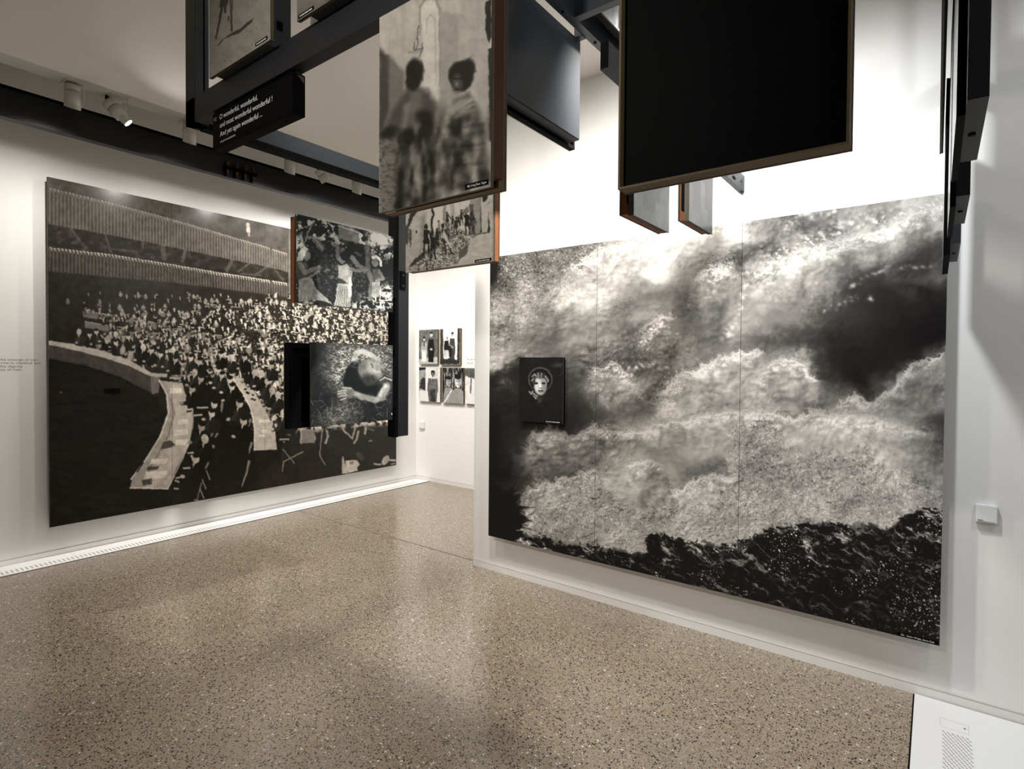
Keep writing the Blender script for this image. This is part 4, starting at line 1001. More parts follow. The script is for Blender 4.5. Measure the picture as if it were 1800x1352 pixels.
def pic_small(kind):
    us = np.linspace(0, 1, 56)
    p = Pic(((0, 0), (100, 0), (100, 130), (0, 130)), us, 72)
    X, Y = p.X, p.Y
    def stand(x, y, h, coat, skin=.66, hat=False, apron=None, wide=1.0):
        u = h
        p.poly([(x - .13*u*wide, y + .15*u), (x + .13*u*wide, y + .15*u), (x + .16*u*wide, y + .52*u), (x + .12*u, y + .95*u), (x - .12*u, y + .95*u), (x - .16*u*wide, y + .52*u)], coat, 2.0)
        if apron: p.poly([(x - .10*u, y + .45*u), (x + .10*u, y + .45*u), (x + .14*u, y + .92*u), (x - .14*u, y + .92*u)], apron, 2.0)
        p.ell(x, y, .065*u, .085*u, skin, 0, 1.5)
        p.ell(x, y + .50*u, .06*u, .04*u, skin*.95, 0, 1.5)
        if hat: p.poly([(x - .08*u, y - .03*u), (x - .06*u, y - .10*u), (x + .06*u, y - .10*u), (x + .08*u, y - .03*u)], .08, 1.5)
        else: p.ell(x, y - .055*u, .07*u, .045*u, .14, 0, 1.5)
    if kind == 0:
        p.T[:] = .36 + .18*(fbm(X/8, Y/6, 3) - .5); p.poly([(0, 110), (100, 104), (100, 130), (0, 130)], .62, 3)
        stand(28, 34, 94, .55, .70, False, .86, 1.25); stand(66, 20, 108, .10, .66, True); p.line([(28, 50), (28, 62)], 5, .1, 2)
    elif kind == 1:
        p.T[:] = .88; p.poly([(0, 0), (16, 0), (18, 112), (0, 118)], .22, 2); p.poly([(88, 0), (100, 0), (100, 118), (86, 112)], .20, 2); p.poly([(0, 112), (50, 106), (100, 114), (100, 130), (0, 130)], .18, 3)
        stand(62, 22, 92, .24, .55); p.ell(36, 34, 5.5, 7, .5, 0, 1.5); p.poly([(22, 46), (42, 42), (50, 66), (62, 72), (58, 104), (48, 104), (46, 80), (20, 76)], .12, 2)
        for x in (24, 34, 44): p.line([(x, 76), (x + 1, 102)], 2.2, .12, 1.2)
        p.line([(46, 60), (60, 64)], 4, .5, 1.5)
    elif kind == 2:
        p.T[:] = .74 + .10*(fbm(X/20, Y/14, 5) - .5); p.poly([(0, 0), (32, 0), (32, 130), (0, 130)], .52, 2); p.poly([(0, 0), (32, 0), (32, 8), (10, 12), (0, 12)], .1, 2); p.poly([(33, 0), (44, 0), (44, 130), (33, 130)], .88, 1.5)
        p.poly([(2, 82), (8, 48), (24, 38), (31, 44), (31, 88)], .16, 3); p.poly([(0, 90), (31, 90), (31, 130), (0, 130)], .78, 2)
        p.T = np.where((X > 2) & (X < 31) & (Y > 40) & (Y < 88), p.T + .5*np.clip(fbm(X/4, Y/4, 6) - .5, 0, 1), p.T)
        stand(66, 24, 120, .34, .34, False, None, 1.35); p.poly([(57, 84), (78, 84), (78, 130), (57, 130)], .22, 2); p.ell(66, 20, 9, 9, .12, 0, 3); p.ell(67, 28, 6, 8, .38, 0, 2)
        p.T = p.T + .25*(fbm(X/5, Y/6, 8) - .5)*p.mask([(50, 40), (84, 40), (84, 130), (50, 130)], 4)
    elif kind == 3:
        p.T[:] = .14 + .35*(fbm(X/4, Y/30, 5) > .58)
        for x, y, r, t_ in ((30, 52, 15, .62), (74, 50, 19, .70)):
            p.poly([(x - 1.7*r, 132), (x - 1.4*r, y + 1.9*r), (x - .5*r, y + 1.3*r), (x + .6*r, y + 1.3*r), (x + 1.6*r, y + 2*r), (x + 1.8*r, 132)], .50, 3)
            p.ell(x, y, .8*r, 1.15*r, t_, 0, 2.0); p.ell(x + .4*r, y, .4*r, 1.0*r, t_*.75, 0, 5, .7); p.ell(x, y - .95*r, .85*r, .5*r, .12, .1, 2)
            for e in (-.32, .32): p.ell(x + e*r, y - .12*r, .17*r, .09*r, .12, 0, 1.5)
            p.line([(x, y), (x + .05*r, y + .35*r)], 1.8, t_*.7, 2); p.line([(x - .3*r, y + .65*r), (x + .3*r, y + .65*r)], 1.8, .2, 1.5)
        m = (Y > 88).astype(float); p.T = p.T*(1 - m) + m*np.clip(p.T + .22*np.sin(X*1.1)*np.sin(Y*1.1), .05, .9)
        p.line([(10, 128), (44, 84)], 4, .82, 2)
    else:
        p.T[:] = .78 + .1*(fbm(X/20, Y/20, 4) - .5); p.poly([(0, 0), (100, 0), (100, 50), (0, 30)], .30, 6); p.T += .15*(fbm(X/5, Y/5, 9) - .5)
        stand(68, 20, 108, .07, .55); p.line([(60, 28), (76, 28)], 6, .8, 2); p.line([(30, 40), (26, 90)], 6, .3, 3)
    p.finish(3.0, 9.0, 0.08, 0.04)
    p.T = np.clip(0.5 + (p.T - 0.42)*1.3, 0.04, 0.95)
    return p

def pic_walk():
    """legs of a figure with two canes and the long shadow on sand"""
    us = np.linspace(0, 1, 150)
    p = Pic(((361, -117), (475, -230), (475, 70), (368, 138)), us, 260)
    X, Y = p.X, p.Y
    Z = lambda q: [(310 + a/4.828, b/4.828) for a, b in q]
    p.T[:] = .56 + .05*(fbm(X/25, Y/8, 3) - .5) + .03*(fbm(X/3, Y/2.4, 5) - .5)
    for k in range(5): p.line(Z([(270 + 120*k, 120 - 60*k), (700 + 60*k, -260 - 40*k)]), 1.6, .48, 3, .6)
    p.T -= .20*dots(X, Y*1.3, 9, 61, .5, 2.0, .22)*smooth(60, 110, Y + .45*(X - 368))
    p.poly(Z([(350, 120), (375, 0), (390, -300), (450, -300), (440, 20), (430, 90), (380, 125)]), .17, 1.5)
    p.line(Z([(380, 110), (355, 240), (332, 350)]), 4.5, .16, 1.2, 1, 3); p.line(Z([(405, 90), (408, 150)]), 4.5, .2, 1.2); p.ell(310 + 437/4.828, 200/4.828, 1.8, 4.5, .2)
    p.line(Z([(440, -200), (455, 150), (462, 295)]), 1.7, .16, .9); p.line(Z([(470, -200), (465, 150), (468, 295)]), 1.7, .18, .9)
    p.poly(Z([(345, 418), (375, 375), (450, 318), (540, 270), (600, 220), (655, 185), (640, 215), (600, 245), (540, 300), (460, 335), (400, 360), (360, 410)]), .18, 1.4)
    p.poly(Z([(320, 345), (342, 362), (330, 368)]), .15, 1.2)
    p.finish(1.2, 6.0, 0.05, 0.02)
    return p

def pic_plain(seed, lo, hi, quad=((0, 0), (100, 0), (100, 120), (0, 120)), nu=60, nv=70, figures=0):
    """vague grey print seen only at a glancing angle"""
    p = Pic(quad, np.linspace(0, 1, nu), nv)
    X, Y = p.X, p.Y
    p.T[:] = lo + (hi - lo)*fbm(X/22, Y/26, seed, 5)
    r2 = np.random.default_rng(seed)
    for k in range(figures):
        x, y, s = 15 + 70*r2.random(), 30 + 25*r2.random(), 9 + 6*r2.random()
        p.poly([(x - 1.6*s, y + 5.5*s), (x - 1.3*s, y + 1.6*s), (x, y + s), (x + 1.3*s, y + 1.6*s), (x + 1.6*s, y + 5.5*s)], lo*.5, 3)
        p.ell(x, y, .8*s, s, hi, 0, 2); p.ell(x, y - .7*s, .85*s, .5*s, lo*.4, 0, 2)
    return p

# ------------------------------------------------------------------ lettering, boards
def lettering(name, text, size, origin, right, up, mat, parent, width=None, lift=0.0006):
    cu = bpy.data.curves.new(name, 'FONT'); cu.body = text; cu.size = size; cu.resolution_u = 3
    tmp = bpy.data.objects.new(name, cu); COL.objects.link(tmp)
    me = bpy.data.meshes.new_from_object(tmp.evaluated_get(bpy.context.evaluated_depsgraph_get()))
    bpy.data.objects.remove(tmp); bpy.data.curves.remove(cu)
    n = len(me.vertices); co = np.empty(n*3, np.float32); me.vertices.foreach_get('co', co); co = co.reshape(-1, 3)
    k = 1.0 if width is None else width / max(1e-6, co[:, 0].max())
    R, Uv, O = (np.array(v, float) for v in (right, up, origin))
    nrm = np.cross(R, Uv)
    P = O + co[:, :1]*k*R + co[:, 1:2]*Uv + nrm*lift
    me.vertices.foreach_set('co', P.astype(np.float32).ravel()); me.materials.clear(); me.update()
    me.name = name
    return link(name, me, mat, parent)

AX = {('y', -1): ((1, 0, 0), (0, 1, 0)), ('y', 1): ((-1, 0, 0), (0, -1, 0)), ('x', 1): ((0, 1, 0), (-1, 0, 0)), ('x', -1): ((0, -1, 0), (1, 0, 0))}

def span(axis, n0, n1, a0, a1, z0, z1):
    n0, n1 = min(n0, n1), max(n0, n1)
    return (a0, a1, n0, n1, z0, z1) if axis == 'y' else (n0, n1, a0, a1, z0, z1)

def board(name, label, axis, sign, front, a0, a1, z0, z1, pic, pmat, rim_mat, depth=0.032, rim=0.014, group=None, back=True, cat='photo board', edge=None):
    """photograph mounted on a shallow open-backed wooden tray; front = coordinate of the picture surface along its axis"""
    R, B = (np.array(v, float) for v in AX[(axis, sign)])      # to the right of the picture, towards its back
    mid = (a0 + a1) / 2
    if name == 'photo_board': group = 'hanging photo boards'
    root = empty(name, (mid, front, z0) if axis == 'y' else (front, mid, z0), label, cat, group)
    left = a0 if (R[0] + R[1]) > 0 else a1
    O = np.array([left, front, z1] if axis == 'y' else [front, left, z1], float)
    pr = print_mesh('print', O, R*(a1 - a0), (0, 0, z0 - z1), B*0.006, pic.us, pic.vs, pic.T, [pmat, edge or M_edge], root)
    s = B[0] + B[1]
    n0, n1 = front + s*0.006, front + s*depth
    mb = MB()
    for q in ((a0 + .001, a1 - .001, z0 + .001, z0 + rim), (a0 + .001, a1 - .001, z1 - rim, z1 - .001), (a0 + .001, a0 + rim, z0 + rim, z1 - rim), (a1 - rim, a1 - .001, z0 + rim, z1 - rim)):
        mb.box(*span(axis, n0, n1, *q))
    mb.build('rim', rim_mat, root)
    if back:
        MB().box(*span(axis, n0, front + s*(depth - 0.010), a0 + rim, a1 - rim, z0 + rim, z1 - rim)).build('backing', M_black, root)
    return root, R

def caption(root, axis, front, sign, a0, a1, z0, z1, R, text=None):
    """black name strip at the foot of a picture"""
    s = -(AX[(axis, sign)][1][0] + AX[(axis, sign)][1][1])
    c = MB().box(*span(axis, front, front + s*0.0008, a0, a1, z0, z1)).build('caption_strip', M_black, root)
    left = a0 if (R[0] + R[1]) > 0 else a1
    h = z1 - z0; w = abs(a1 - a0)
    o = np.array([left, front + s*0.0008, z0 + h*0.30] if axis == 'y' else [front + s*0.0008, left, z0 + h*0.30]) + np.array(R)*w*0.10
    if text:
        lettering('lettering', text, h*0.62, o, R, (0, 0, 1), M_white_text, c, w*0.82)
    else:
        mb = MB(); x = 0.0
        for L in (0.10, 0.16, 0.24, 0.20):
            p0 = o + np.array(R)*w*x; p1 = p0 + np.array(R)*w*L
            lo, hi = np.minimum(p0, p1), np.maximum(p0, p1)
            if axis == 'y': mb.box(lo[0], hi[0], min(front, front + s*.0013), max(front, front + s*.0013), o[2], o[2] + h*.28)
            else: mb.box(min(front, front + s*.0013), max(front, front + s*.0013), lo[1], hi[1], o[2], o[2] + h*.28)
            x += L + 0.03
        mb.build('print_line', M_white_text, c)
    return c

# ------------------------------------------------------------------ the two wall-size pictures
def mural(name, label, axis, front, wall, a0, a1, z0, z1, pic, mat, counts, thick=0.024):
    sign = -1 if axis == 'y' else 1
    R, B = (np.array(v, float) for v in AX[(axis, sign)])
    root = empty(name, ((a0 + a1)/2, front, z0) if axis == 'y' else (front, (a0 + a1)/2, z0), label, 'wall picture')
    O = np.array([a0, front, z1] if axis == 'y' else [front, a0, z1], float)
    i = 0
    n = len(counts)
    for k, c in enumerate(counts):
        us = pic.us[i:i + c].copy(); T = pic.T[:, i:i + c]
        if k > 0: us[0] += 0.0010 / (a1 - a0)
        if k < n - 1: us[-1] -= 0.0010 / (a1 - a0)
        print_mesh('panel', O, R*(a1 - a0), (0, 0, z0 - z1), B*thick, us, pic.vs, T, [mat, M_edge], root)
        b0 = a0 + (a1 - a0)*(k + 0.25)/n; s = B[0] + B[1]
        for q in (b0, a0 + (a1 - a0)*(k + 0.75)/n):
            MB().box(*span(axis, front + s*thick, wall, q - 0.02, q + 0.02, z0 + 0.2, z1 - 0.2)).build('batten', M_wood, root)
        i += c
    return root, R

_p = pic_hall()
hall, R = mural('wall_mural', 'huge sepia picture of a crowded assembly hall on the left wall', 'x', -5.32, X_L, 1.266, 4.672, 0.245, 2.880, _p, P_hall, (226, 172, 132, 106))
mb = MB().box(-5.32, -5.314, 1.620, 1.727, 1.248, 1.284, 0.001); pl = mb.build('hanging_plate', M_black, hall)
MB().cyl((-5.314, 1.668, 1.268), (-5.3125, 1.668, 1.268), 0.009, seg=14).build('screw_hole', M_black, pl)
MB().cyl((-5.32, 1.338, 1.264), (-5.3185, 1.338, 1.264), 0.008, seg=12).build('drill_hole', M_purple, hall)
_p = pic_wave()
wave, R = mural('wall_mural', 'huge black and white picture of breaking waves on the right wall', 'y', 3.084, Y_R, -2.532, 0.031, 0.279, 2.256, _p, P_wave, (200, 270, 370))
caption(wave, 'y', 3.084, -1, -0.124, 0.024, 0.2795, 0.298, (1, 0, 0), '501.  Cedric Wright, Sierra Club')

# small portrait fixed in front of the waves
_p = pic_portrait()
b, R = board('portrait_board', 'small dark portrait of a fair child in front of the breaking waves', 'y', -1, 3.052, -2.246, -1.897, 1.121, 1.549, _p, P_neut, M_black, 0.022)
MB().box(-2.226, -1.906, 3.0645, 3.0835, 1.142, 1.532).build('spacer_block', M_black, b)
caption(b, 'y', 3.052, -1, -2.040, -1.905, 1.1265, 1.1365, R)

# five small portraits on the back wall
for k, (x0, x1, z0, z1, lab, pos) in enumerate((
        (-5.318, -4.985, 1.500, 1.936, 'small picture of a woman in an apron beside a man in a cap', 0),
        (-4.942, -4.606, 1.495, 1.938, 'small picture of one seated and one standing man in a doorway', 1),
        (-5.315, -4.938, 1.025, 1.458, 'small picture of a standing figure beside a pale post', 2),
        (-4.900, -4.546, 1.022, 1.456, 'small picture of two close faces below the seated pair', 3),
        (-4.520, -4.190, 1.028, 1.456, 'small picture of a figure in black partly behind the wall end', 4))):
    _p = pic_small(pos)
    b, R = board('wall_portrait', lab + ', back wall', 'y', -1, 5.046, x0, x1, z0, z1, _p, P_neut, M_wood, 0.0365, 0.012, 'small portraits on the back wall', cat='picture')
    for j in range(2):
        MB().box(x0 + .02, x0 + (.13 if j == 0 else .08), 5.0822, 5.0832, z0 - .030 - .018*j, z0 - .026 - .018*j).build('wall_caption', M_slotw, b)

# ------------------------------------------------------------------ lettering on the walls and wall boxes
t = empty('wall_text', (X_L, 1.0, 1.43), 'grey four-line quotation on the left wall beside the hall picture', 'wall text')
for s_, y1, z in (('from the scourge of war,', 1.222, 1.503), ('sorrow to mankind, and', 1.235, 1.479), ('in the dignity', 1.132, 1.454), ('rights of men', 1.123, 1.430)):
    w = 0.0118*len(s_)
    lettering('lettering', s_, 0.024, (X_L, y1 - w, z), (0, 1, 0), (0, 0, 1), M_grey_text, t, w)
t = empty('wall_text', (-4.5, Y_B, 1.52), 'pale two-line text on the back wall right of the seated pair', 'wall text')
for j, L in enumerate((0.32, 0.10)):
    for i in range(int(L/0.05)):
        MB().box(-4.52 + .05*i, -4.52 + .05*i + (.04 if i % 2 else .034), 5.0823, 5.0833, 1.552 - .045*j, 1.566 - .045*j).build('word', M_slotw, t)

def wall_box(label, x0, x1, y1, z0, z1, d):
    o = empty('sensor_box', ((x0 + x1)/2, y1, z0), label, 'wall box', 'white wall boxes')
    MB().box(x0, x1, y1 - d, y1, z0, z1, 0.003).build('housing', M_plastic, o)
    MB().box(x0 + .008, x1 - .008, y1 - d - .0012, y1 - d, z0 + .006, z0 + .0075).build('seam', M_slotw, o)
    MB().box(x0 + .006, x0 + .024, y1 - d - .0012, y1 - d, z0 + .009, z0 + .012).build('maker_mark', M_grey_text, o)
wall_box('white square sensor box low on the right wall beside the wave picture', 0.146, 0.218, Y_R, 0.836, 0.912, 0.028)
wall_box('white sensor box on the back wall below the small portraits', -5.322, -5.235, Y_B, 0.668, 0.756, 0.03)

# ------------------------------------------------------------------ the suspended steel frames
BZ0, BZ1 = 2.561, 2.668
fr = empty('picture_gantry', (-2.66, 1.16, 1.05), 'black steel frame of post and beams hung left of the striding figures', 'steel frame')
MB().box(-2.711, -2.622, 1.140, 1.142, BZ0, Z_C).build('post_face_shade', M_steel_shade, fr)  # thin skin painted dark for the shaded front of the post
MB().box(-2.711, -2.622, 1.142, 1.176, BZ0, Z_C).build('post', M_steel, fr)
MB().box(-2.711, -2.622, 1.184, 1.200, BZ0, Z_C).build('post_plate', M_steel, fr)
MB().box(-2.690, -2.640, 1.176, 1.184, BZ0, Z_C).build('post_web', M_black, fr)
for z in (2.70, 2.80, 2.92, 3.05, 3.17): MB().cyl((-2.640, 1.180, z), (-2.632, 1.180, z), 0.006, seg=10).build('bolt', M_black, fr)
MB().box(-2.711, 0.03, 1.140, 1.190, BZ0, BZ1).build('beam', M_steel_shade, fr)
MB().box(-2.685, -2.630, 1.190, 2.435, BZ0 - .012, BZ0 + .014).build('beam_flange', M_black, fr)
MB().box(-2.685, -2.632, 1.190, 2.435, BZ0 + .014, BZ1 - .012).build('beam', M_steel, fr)
MB().box(-2.704, -2.660, 2.333, 2.434, 1.048, BZ0 - .012).build('post', M_steel_shade, fr)
MB().box(-2.704, -2.640, 2.306, 2.333, 1.048, BZ0 - .012).build('post_shade', M_black, fr)  # black strip added where the side of the post lies in shade
pl = MB().box(-2.660, -2.652, 2.358, 2.402, 1.962, 2.075).build('bracket_plate', M_black, fr)
for z in (1.985, 2.050): MB().cyl((-2.652, 2.380, z), (-2.648, 2.380, z), 0.005, seg=10).build('bolt', M_steel, pl)
# the arms that carry the picture trays
MB().box(-2.6455, -2.6145, 1.68, 2.27, 1.90, 2.18).build('mounting_box', M_black, fr)
MB().box(-2.668, -2.6145, 2.27, 2.306, 1.90, 2.18).build('mounting_flange', M_black, fr)
MB().box(-2.6475, -2.6145, 1.75, 2.27, 1.24, 1.54).build('mounting_box', M_black, fr)
MB().box(-2.668, -2.6145, 2.27, 2.306, 1.24, 1.54).build('mounting_flange', M_black, fr)
MB().box(-2.365, -1.975, 1.1135, 1.2055, BZ1, 3.22).build('mounting_box', M_steel, fr)
MB().box(-1.70, -1.38, 1.1135, 1.190, BZ1, 3.22).build('mounting_box', M_steel, fr)
MB().box(-1.300, -0.915, 1.1135, 1.1665, 1.985, 2.515).build('mounting_box', M_red, fr)
MB().box(-1.20, -1.02, 1.142, 1.164, 2.515, BZ0).build('mounting_neck', M_steel_shade, fr)
for z in (2.74, 2.88): MB().box(-1.975, -1.969, 1.150, 1.170, z, z + .03).build('slot', M_black, fr)

# quotation box under the beam
q = empty('quote_box', (-2.17, 1.17, 2.405), 'black sign box with white quotation hanging under the left beam', 'sign')
MB().box(-2.478, -1.870, 1.150, 1.200, 2.405, BZ0 - .005, 0.0015).build('sign_body', M_black, q)
MB().box(-2.478, -1.872, 1.162, 1.188, BZ0 - .005, BZ0 - .0006).build('hanger_rail', M_steel, q)
MB().quad([(-1.8696, 1.165, 2.55), (-1.8696, 1.195, 2.55), (-1.8696, 1.195, 2.525)]).build('sticker', M_purple, q)
for s_, x0, x1, z, sz in (('O wonderful, wonderful,', -2.417, -2.113, 2.519, .030), ('and most wonderful wonderful !', -2.415, -2.007, 2.484, .030), ('And yet again wonderful ...', -2.413, -2.079, 2.447, .030), ('WILLIAM SHAKESPEARE', -2.412, -2.286, 2.421, .0095)):
    lettering('lettering', s_, sz, (x0, 1.150, z), (1, 0, 0), (0, 0, 1), M_white_text, q, x1 - x0)
mk = MB()
for a in ((-2.466, -2.454, 2.522, 2.526), (-2.466, -2.462, 2.522, 2.538), (-2.458, -2.454, 2.522, 2.536), (-2.450, -2.444, 2.522, 2.528), (-2.450, -2.444, 2.532, 2.538)):
    mk.box(a[0], a[1], 1.1490, 1.1500, a[2], a[3])
mk.build('quote_mark', M_grey_text, q)

# boards on this frame
_p = pic_walk()
b, R = board('photo_board', 'grey picture of walking legs and a long shadow above the quotation box', 'y', -1, 1.100, -2.400, -1.934, 2.665, 3.30, _p, P_aged, M_wood, 0.013)
caption(b, 'y', 1.100, -1, -2.036, -1.952, 2.673, 2.686, R)
_p = pic_plain(31, .2, .6)
board('photo_board', 'brown wooden tray backing the walking legs picture, facing away', 'y', 1, 1.238, -2.330, -2.060, 2.69, 3.30, _p, P_aged, M_wood2, 0.032, back=True)
_p = pic_plain(33, .22, .62)
b, R = board('photo_board', 'dark grey picture partly cut off above the beam, right of the walking legs', 'y', -1, 1.100, -1.764, -1.30, 2.668, 3.28, _p, P_aged, M_wood, 0.013)
caption(b, 'y', 1.100, -1, -1.755, -1.665, 2.673, 2.686, R)

_p = pic_blur()
b, R = board('photo_board', 'tall picture of two blurred striding figures in long robes', 'y', -1, 1.100, -1.333, -0.903, 1.948, 2.525, _p, P_aged, M_wood, 0.013)
caption(b, 'y', 1.100, -1, -0.989, -0.910, 1.955, 1.969, R, '406. Irving Penn. Vogue')
_p = pic_plain(35, .2, .6)
board('photo_board', 'wooden tray hung back to back behind the striding figures', 'y', 1, 1.200, -1.385, -0.930, 1.966, 2.52, _p, P_aged, M_wood, 0.033)

_p = pic_grove()
b, R = board('photo_board', 'picture of three women among dark leaves on the black post', 'x', 1, -2.600, 1.618, 2.254, 1.808, 2.257, _p, P_cool, M_black, 0.014)
_p = pic_plain(37, .2, .6)
board('photo_board', 'orange-edged tray behind the picture of three women', 'x', -1, -2.676, 1.632, 2.26, 1.814, 2.255, _p, P_cool, M_wood2, 0.030)
_p = pic_rest()
b, R = board('photo_board', 'dark picture of a child lying in grass on the black post', 'x', 1, -2.600, 1.700, 2.253, 1.165, 1.610, _p, P_cool, M_black, 0.014)
caption(b, 'x', -2.600, 1, 2.244, 2.250, 1.18, 1.225, R)
_p = pic_plain(39, .2, .6)
board('photo_board', 'wide black open-backed tray behind the child lying in grass', 'x', -1, -2.690, 1.602, 2.26, 1.160, 1.607, _p, P_cool, M_black, 0.042, 0.03)

# hanger with the lane picture
h = empty('steel_hanger', (-1.75, 1.866, 2.0), 'black steel hanger carrying the broken walls picture', 'steel hanger')
MB().box(-1.78, -1.72, 1.8435, 1.8735, 2.30, Z_C).build('bar', M_steel, h)
MB().box(-1.97, -1.55, 1.8435, 1.8735, 1.99, 2.30).build('mounting_box', M_black, h)
_p = pic_ruin()
b, R = board('photo_board', 'picture of small figures in a lane of broken walls', 'y', -1, 1.830, -2.022, -1.489, 1.933, 2.345, _p, P_aged, M_edge, 0.013)
caption(b, 'y', 1.830, -1, -1.587, -1.495, 1.9355, 1.948, R)
_p = pic_plain(41, .2, .6)
board('photo_board', 'orange wooden tray hung behind the broken walls picture', 'y', 1, 1.906, -2.054, -1.512, 1.942, 2.345, _p, P_aged, M_wood2)

# upper frame in the middle, with the blue-grey steel box
u = empty('picture_gantry', (-1.15, 1.9, 2.42), 'upper dark steel frame with a large blue-grey box, top centre', 'steel frame')
MB().box(-1.152, -1.118, 1.20, 2.40, 2.820, 2.945).build('beam', M_steel, u)
MB().box(-1.118, -0.30, 1.856, 1.890, 2.820, 2.945).build('beam', M_steel, u)
MB().box(-1.148, -1.122, 2.32, 2.38, 2.945, Z_C).build('hanger', M_steel, u)
MB().box(-1.148, -1.122, 1.30, 1.36, 2.945, Z_C).build('hanger', M_steel, u)
MB().box(-1.2295, -1.180, 1.42, 2.010, 2.420, 2.823, 0.003).build('steel_box', M_steel, u)
MB().box(-1.182, -1.150, 1.962, 1.998, 2.815, 2.90).build('link_plate', M_steel, u)
MB().box(-1.182, -1.150, 1.44, 1.48, 2.815, 2.90).build('link_plate', M_steel, u)
for y in (1.62, 1.80, 2.05, 2.15, 2.30): MB().cyl((-1.135, y, 2.8170), (-1.135, y, 2.820), 0.006, seg=10).build('bolt', M_black, u)
_p = pic_plain(43, .2, .6)
board('photo_board', 'tray with chipped edge behind the large blue-grey steel box', 'x', -1, -1.256, 1.48, 2.055, 2.406, 2.81, _p, P_gloss, M_black, 0.026)
_p = pic_plain(45, .35, .95, nu=90, nv=90, figures=3)
board('photo_board', 'bright picture high up behind the crossing beams', 'x', 1, -1.040, 1.93, 2.33, 2.845, 3.25, _p, P_neut, M_black)
MB().box(-1.118, -1.0725, 2.10, 2.30, 2.90, 2.94).build('bracket', M_black, u)

# the big board seen from behind
bh = empty('steel_hanger', (-0.38, 1.2, 2.6), 'steel hanger above the large board turned away', 'steel hanger')
MB().box(-0.42, -0.34, 1.1905, 1.2295, 2.42, Z_C).build('bar', M_steel, bh)
MB().box(-0.42, -0.34, 1.2295, 1.2495, 2.42, 2.60).build('foot', M_steel, bh)
_p = pic_plain(47, .2, .6)
b, R = board('photo_board', 'large black board seen from behind with pale brown wooden rim', 'y', 1, 1.276, -0.617, -0.137, 1.920, 2.62, _p, P_gloss, M_wood, 0.046, 0.006, back=False)
MB().box(-0.611, -0.143, 1.250, 1.268, 1.926, 2.614).build('backing', M_black, b)

# beam bracketed to the right wall, two pairs of boards on it
w_ = empty('picture_gantry', (-0.85, 2.5, 2.43), 'steel beam fixed to the right wall above the waves', 'steel frame')
MB().box(-0.8665, -0.838, 1.60, 3.148, 2.437, 2.520).build('beam', M_steel, w_)
MB().box(-0.8665, -0.838, 3.148, Y_R, 2.437, 2.520).build('end_plate', M_steel, w_)
MB().box(-0.838, -0.834, 2.95, 2.99, 2.455, 2.465).build('slot', M_black, w_)
MB().cyl((-0.838, 3.11, 2.478), (-0.834, 3.11, 2.478), 0.006, seg=10).build('bolt', M_steel, w_)
for i, (y0, y1, z, yb0, yb1, zb, la, lb) in enumerate(((1.747, 2.057, 2.003, 1.805, 2.15, 2.026, 'grey glossy picture edge-on under the black board, left one', 'orange-edged tray left of the grey glossy picture pair, nearer one'),
                                                       (2.268, 2.567, 2.093, 2.36, 2.671, 2.122, 'grey glossy picture edge-on under the black board, right one', 'orange-edged tray of the second glossy picture pair'))):
    MB().box(-0.8665, -0.8355, y0 + .05, y1 - .05, z + .06, 2.437).build('mounting_box', M_black, w_)
    _p = pic_plain(49 + 2*i, .22, .5, figures=2)
    b, R = board('photo_board', la, 'x', 1, -0.815, y0, y1, z, z + .46, _p, P_gloss, M_edge, 0.020)
    _p = pic_plain(50 + 2*i, .2, .6)
    board('photo_board', lb, 'x', -1, -0.897, yb0, yb1, zb, zb + .42, _p, P_gloss, M_wood2, 0.030)

# row of boards seen edge-on at the right
rs = empty('picture_gantry', (0.04, 2.0, 1.93), 'row of black steel boxes hung edge-on at the right', 'steel frame')
MB().box(0.030, 0.052, 0.9, 3.10, 2.70, 2.79).build('beam', M_steel, rs)
for y in (1.0, 2.9): MB().box(0.030, 0.052, y, y + .05, 2.79, Z_C).build('hanger', M_steel, rs)
for (y0, y1, yb0, yb1, zb, z0, lab) in ((1.166, 1.508, 1.225, 1.650, 1.928, 1.93, 'glossy board edge-on, tone paled for the wall reflection, nearest of the right-hand row'), (1.800, 2.150, 1.778, 2.185, 1.900, 1.93, 'glossy board edge-on, tone paled for the wall reflection, middle of the right-hand row'), (2.470, 2.900, 2.500, 3.000, 1.895, 1.93, 'glossy board edge-on, tone paled for the wall reflection, farthest of the right-hand row')):
    bx = MB().box(0.0325, 0.060, y0, y1, z0, 2.70).build('mounting_box', M_steel_shade, rs)
    MB().cyl((0.045, (y0 + y1)/2, z0 - .003), (0.045, (y0 + y1)/2, z0), 0.006, seg=10).build('bolt', M_black, bx)
    _p = pic_plain(int(100*yb0), .55, .9)  # pale print tones imitate the white wall mirrored in the gloss
    x_ = 0.0125 if yb0 > 2.4 else 0.020
    board('photo_board', lab, 'x', -1, x_, yb0, yb1, zb, zb + .62, _p, P_gloss, M_black, 0.032 - x_ if x_ > .015 else 0.0195, 0.004, back=True, edge=M_black)
_p = pic_plain(61, .3, .6)
board('photo_board', 'thin upper board edge-on behind the right-hand row', 'x', -1, -0.004, 1.70, 2.90, 2.375, 2.98, _p, P_gloss, M_black, 0.012, 0.004, back=True)
MB().box(0.0085, 0.030, 2.2, 2.3, 2.72, 2.76).build('bracket', M_black, rs)

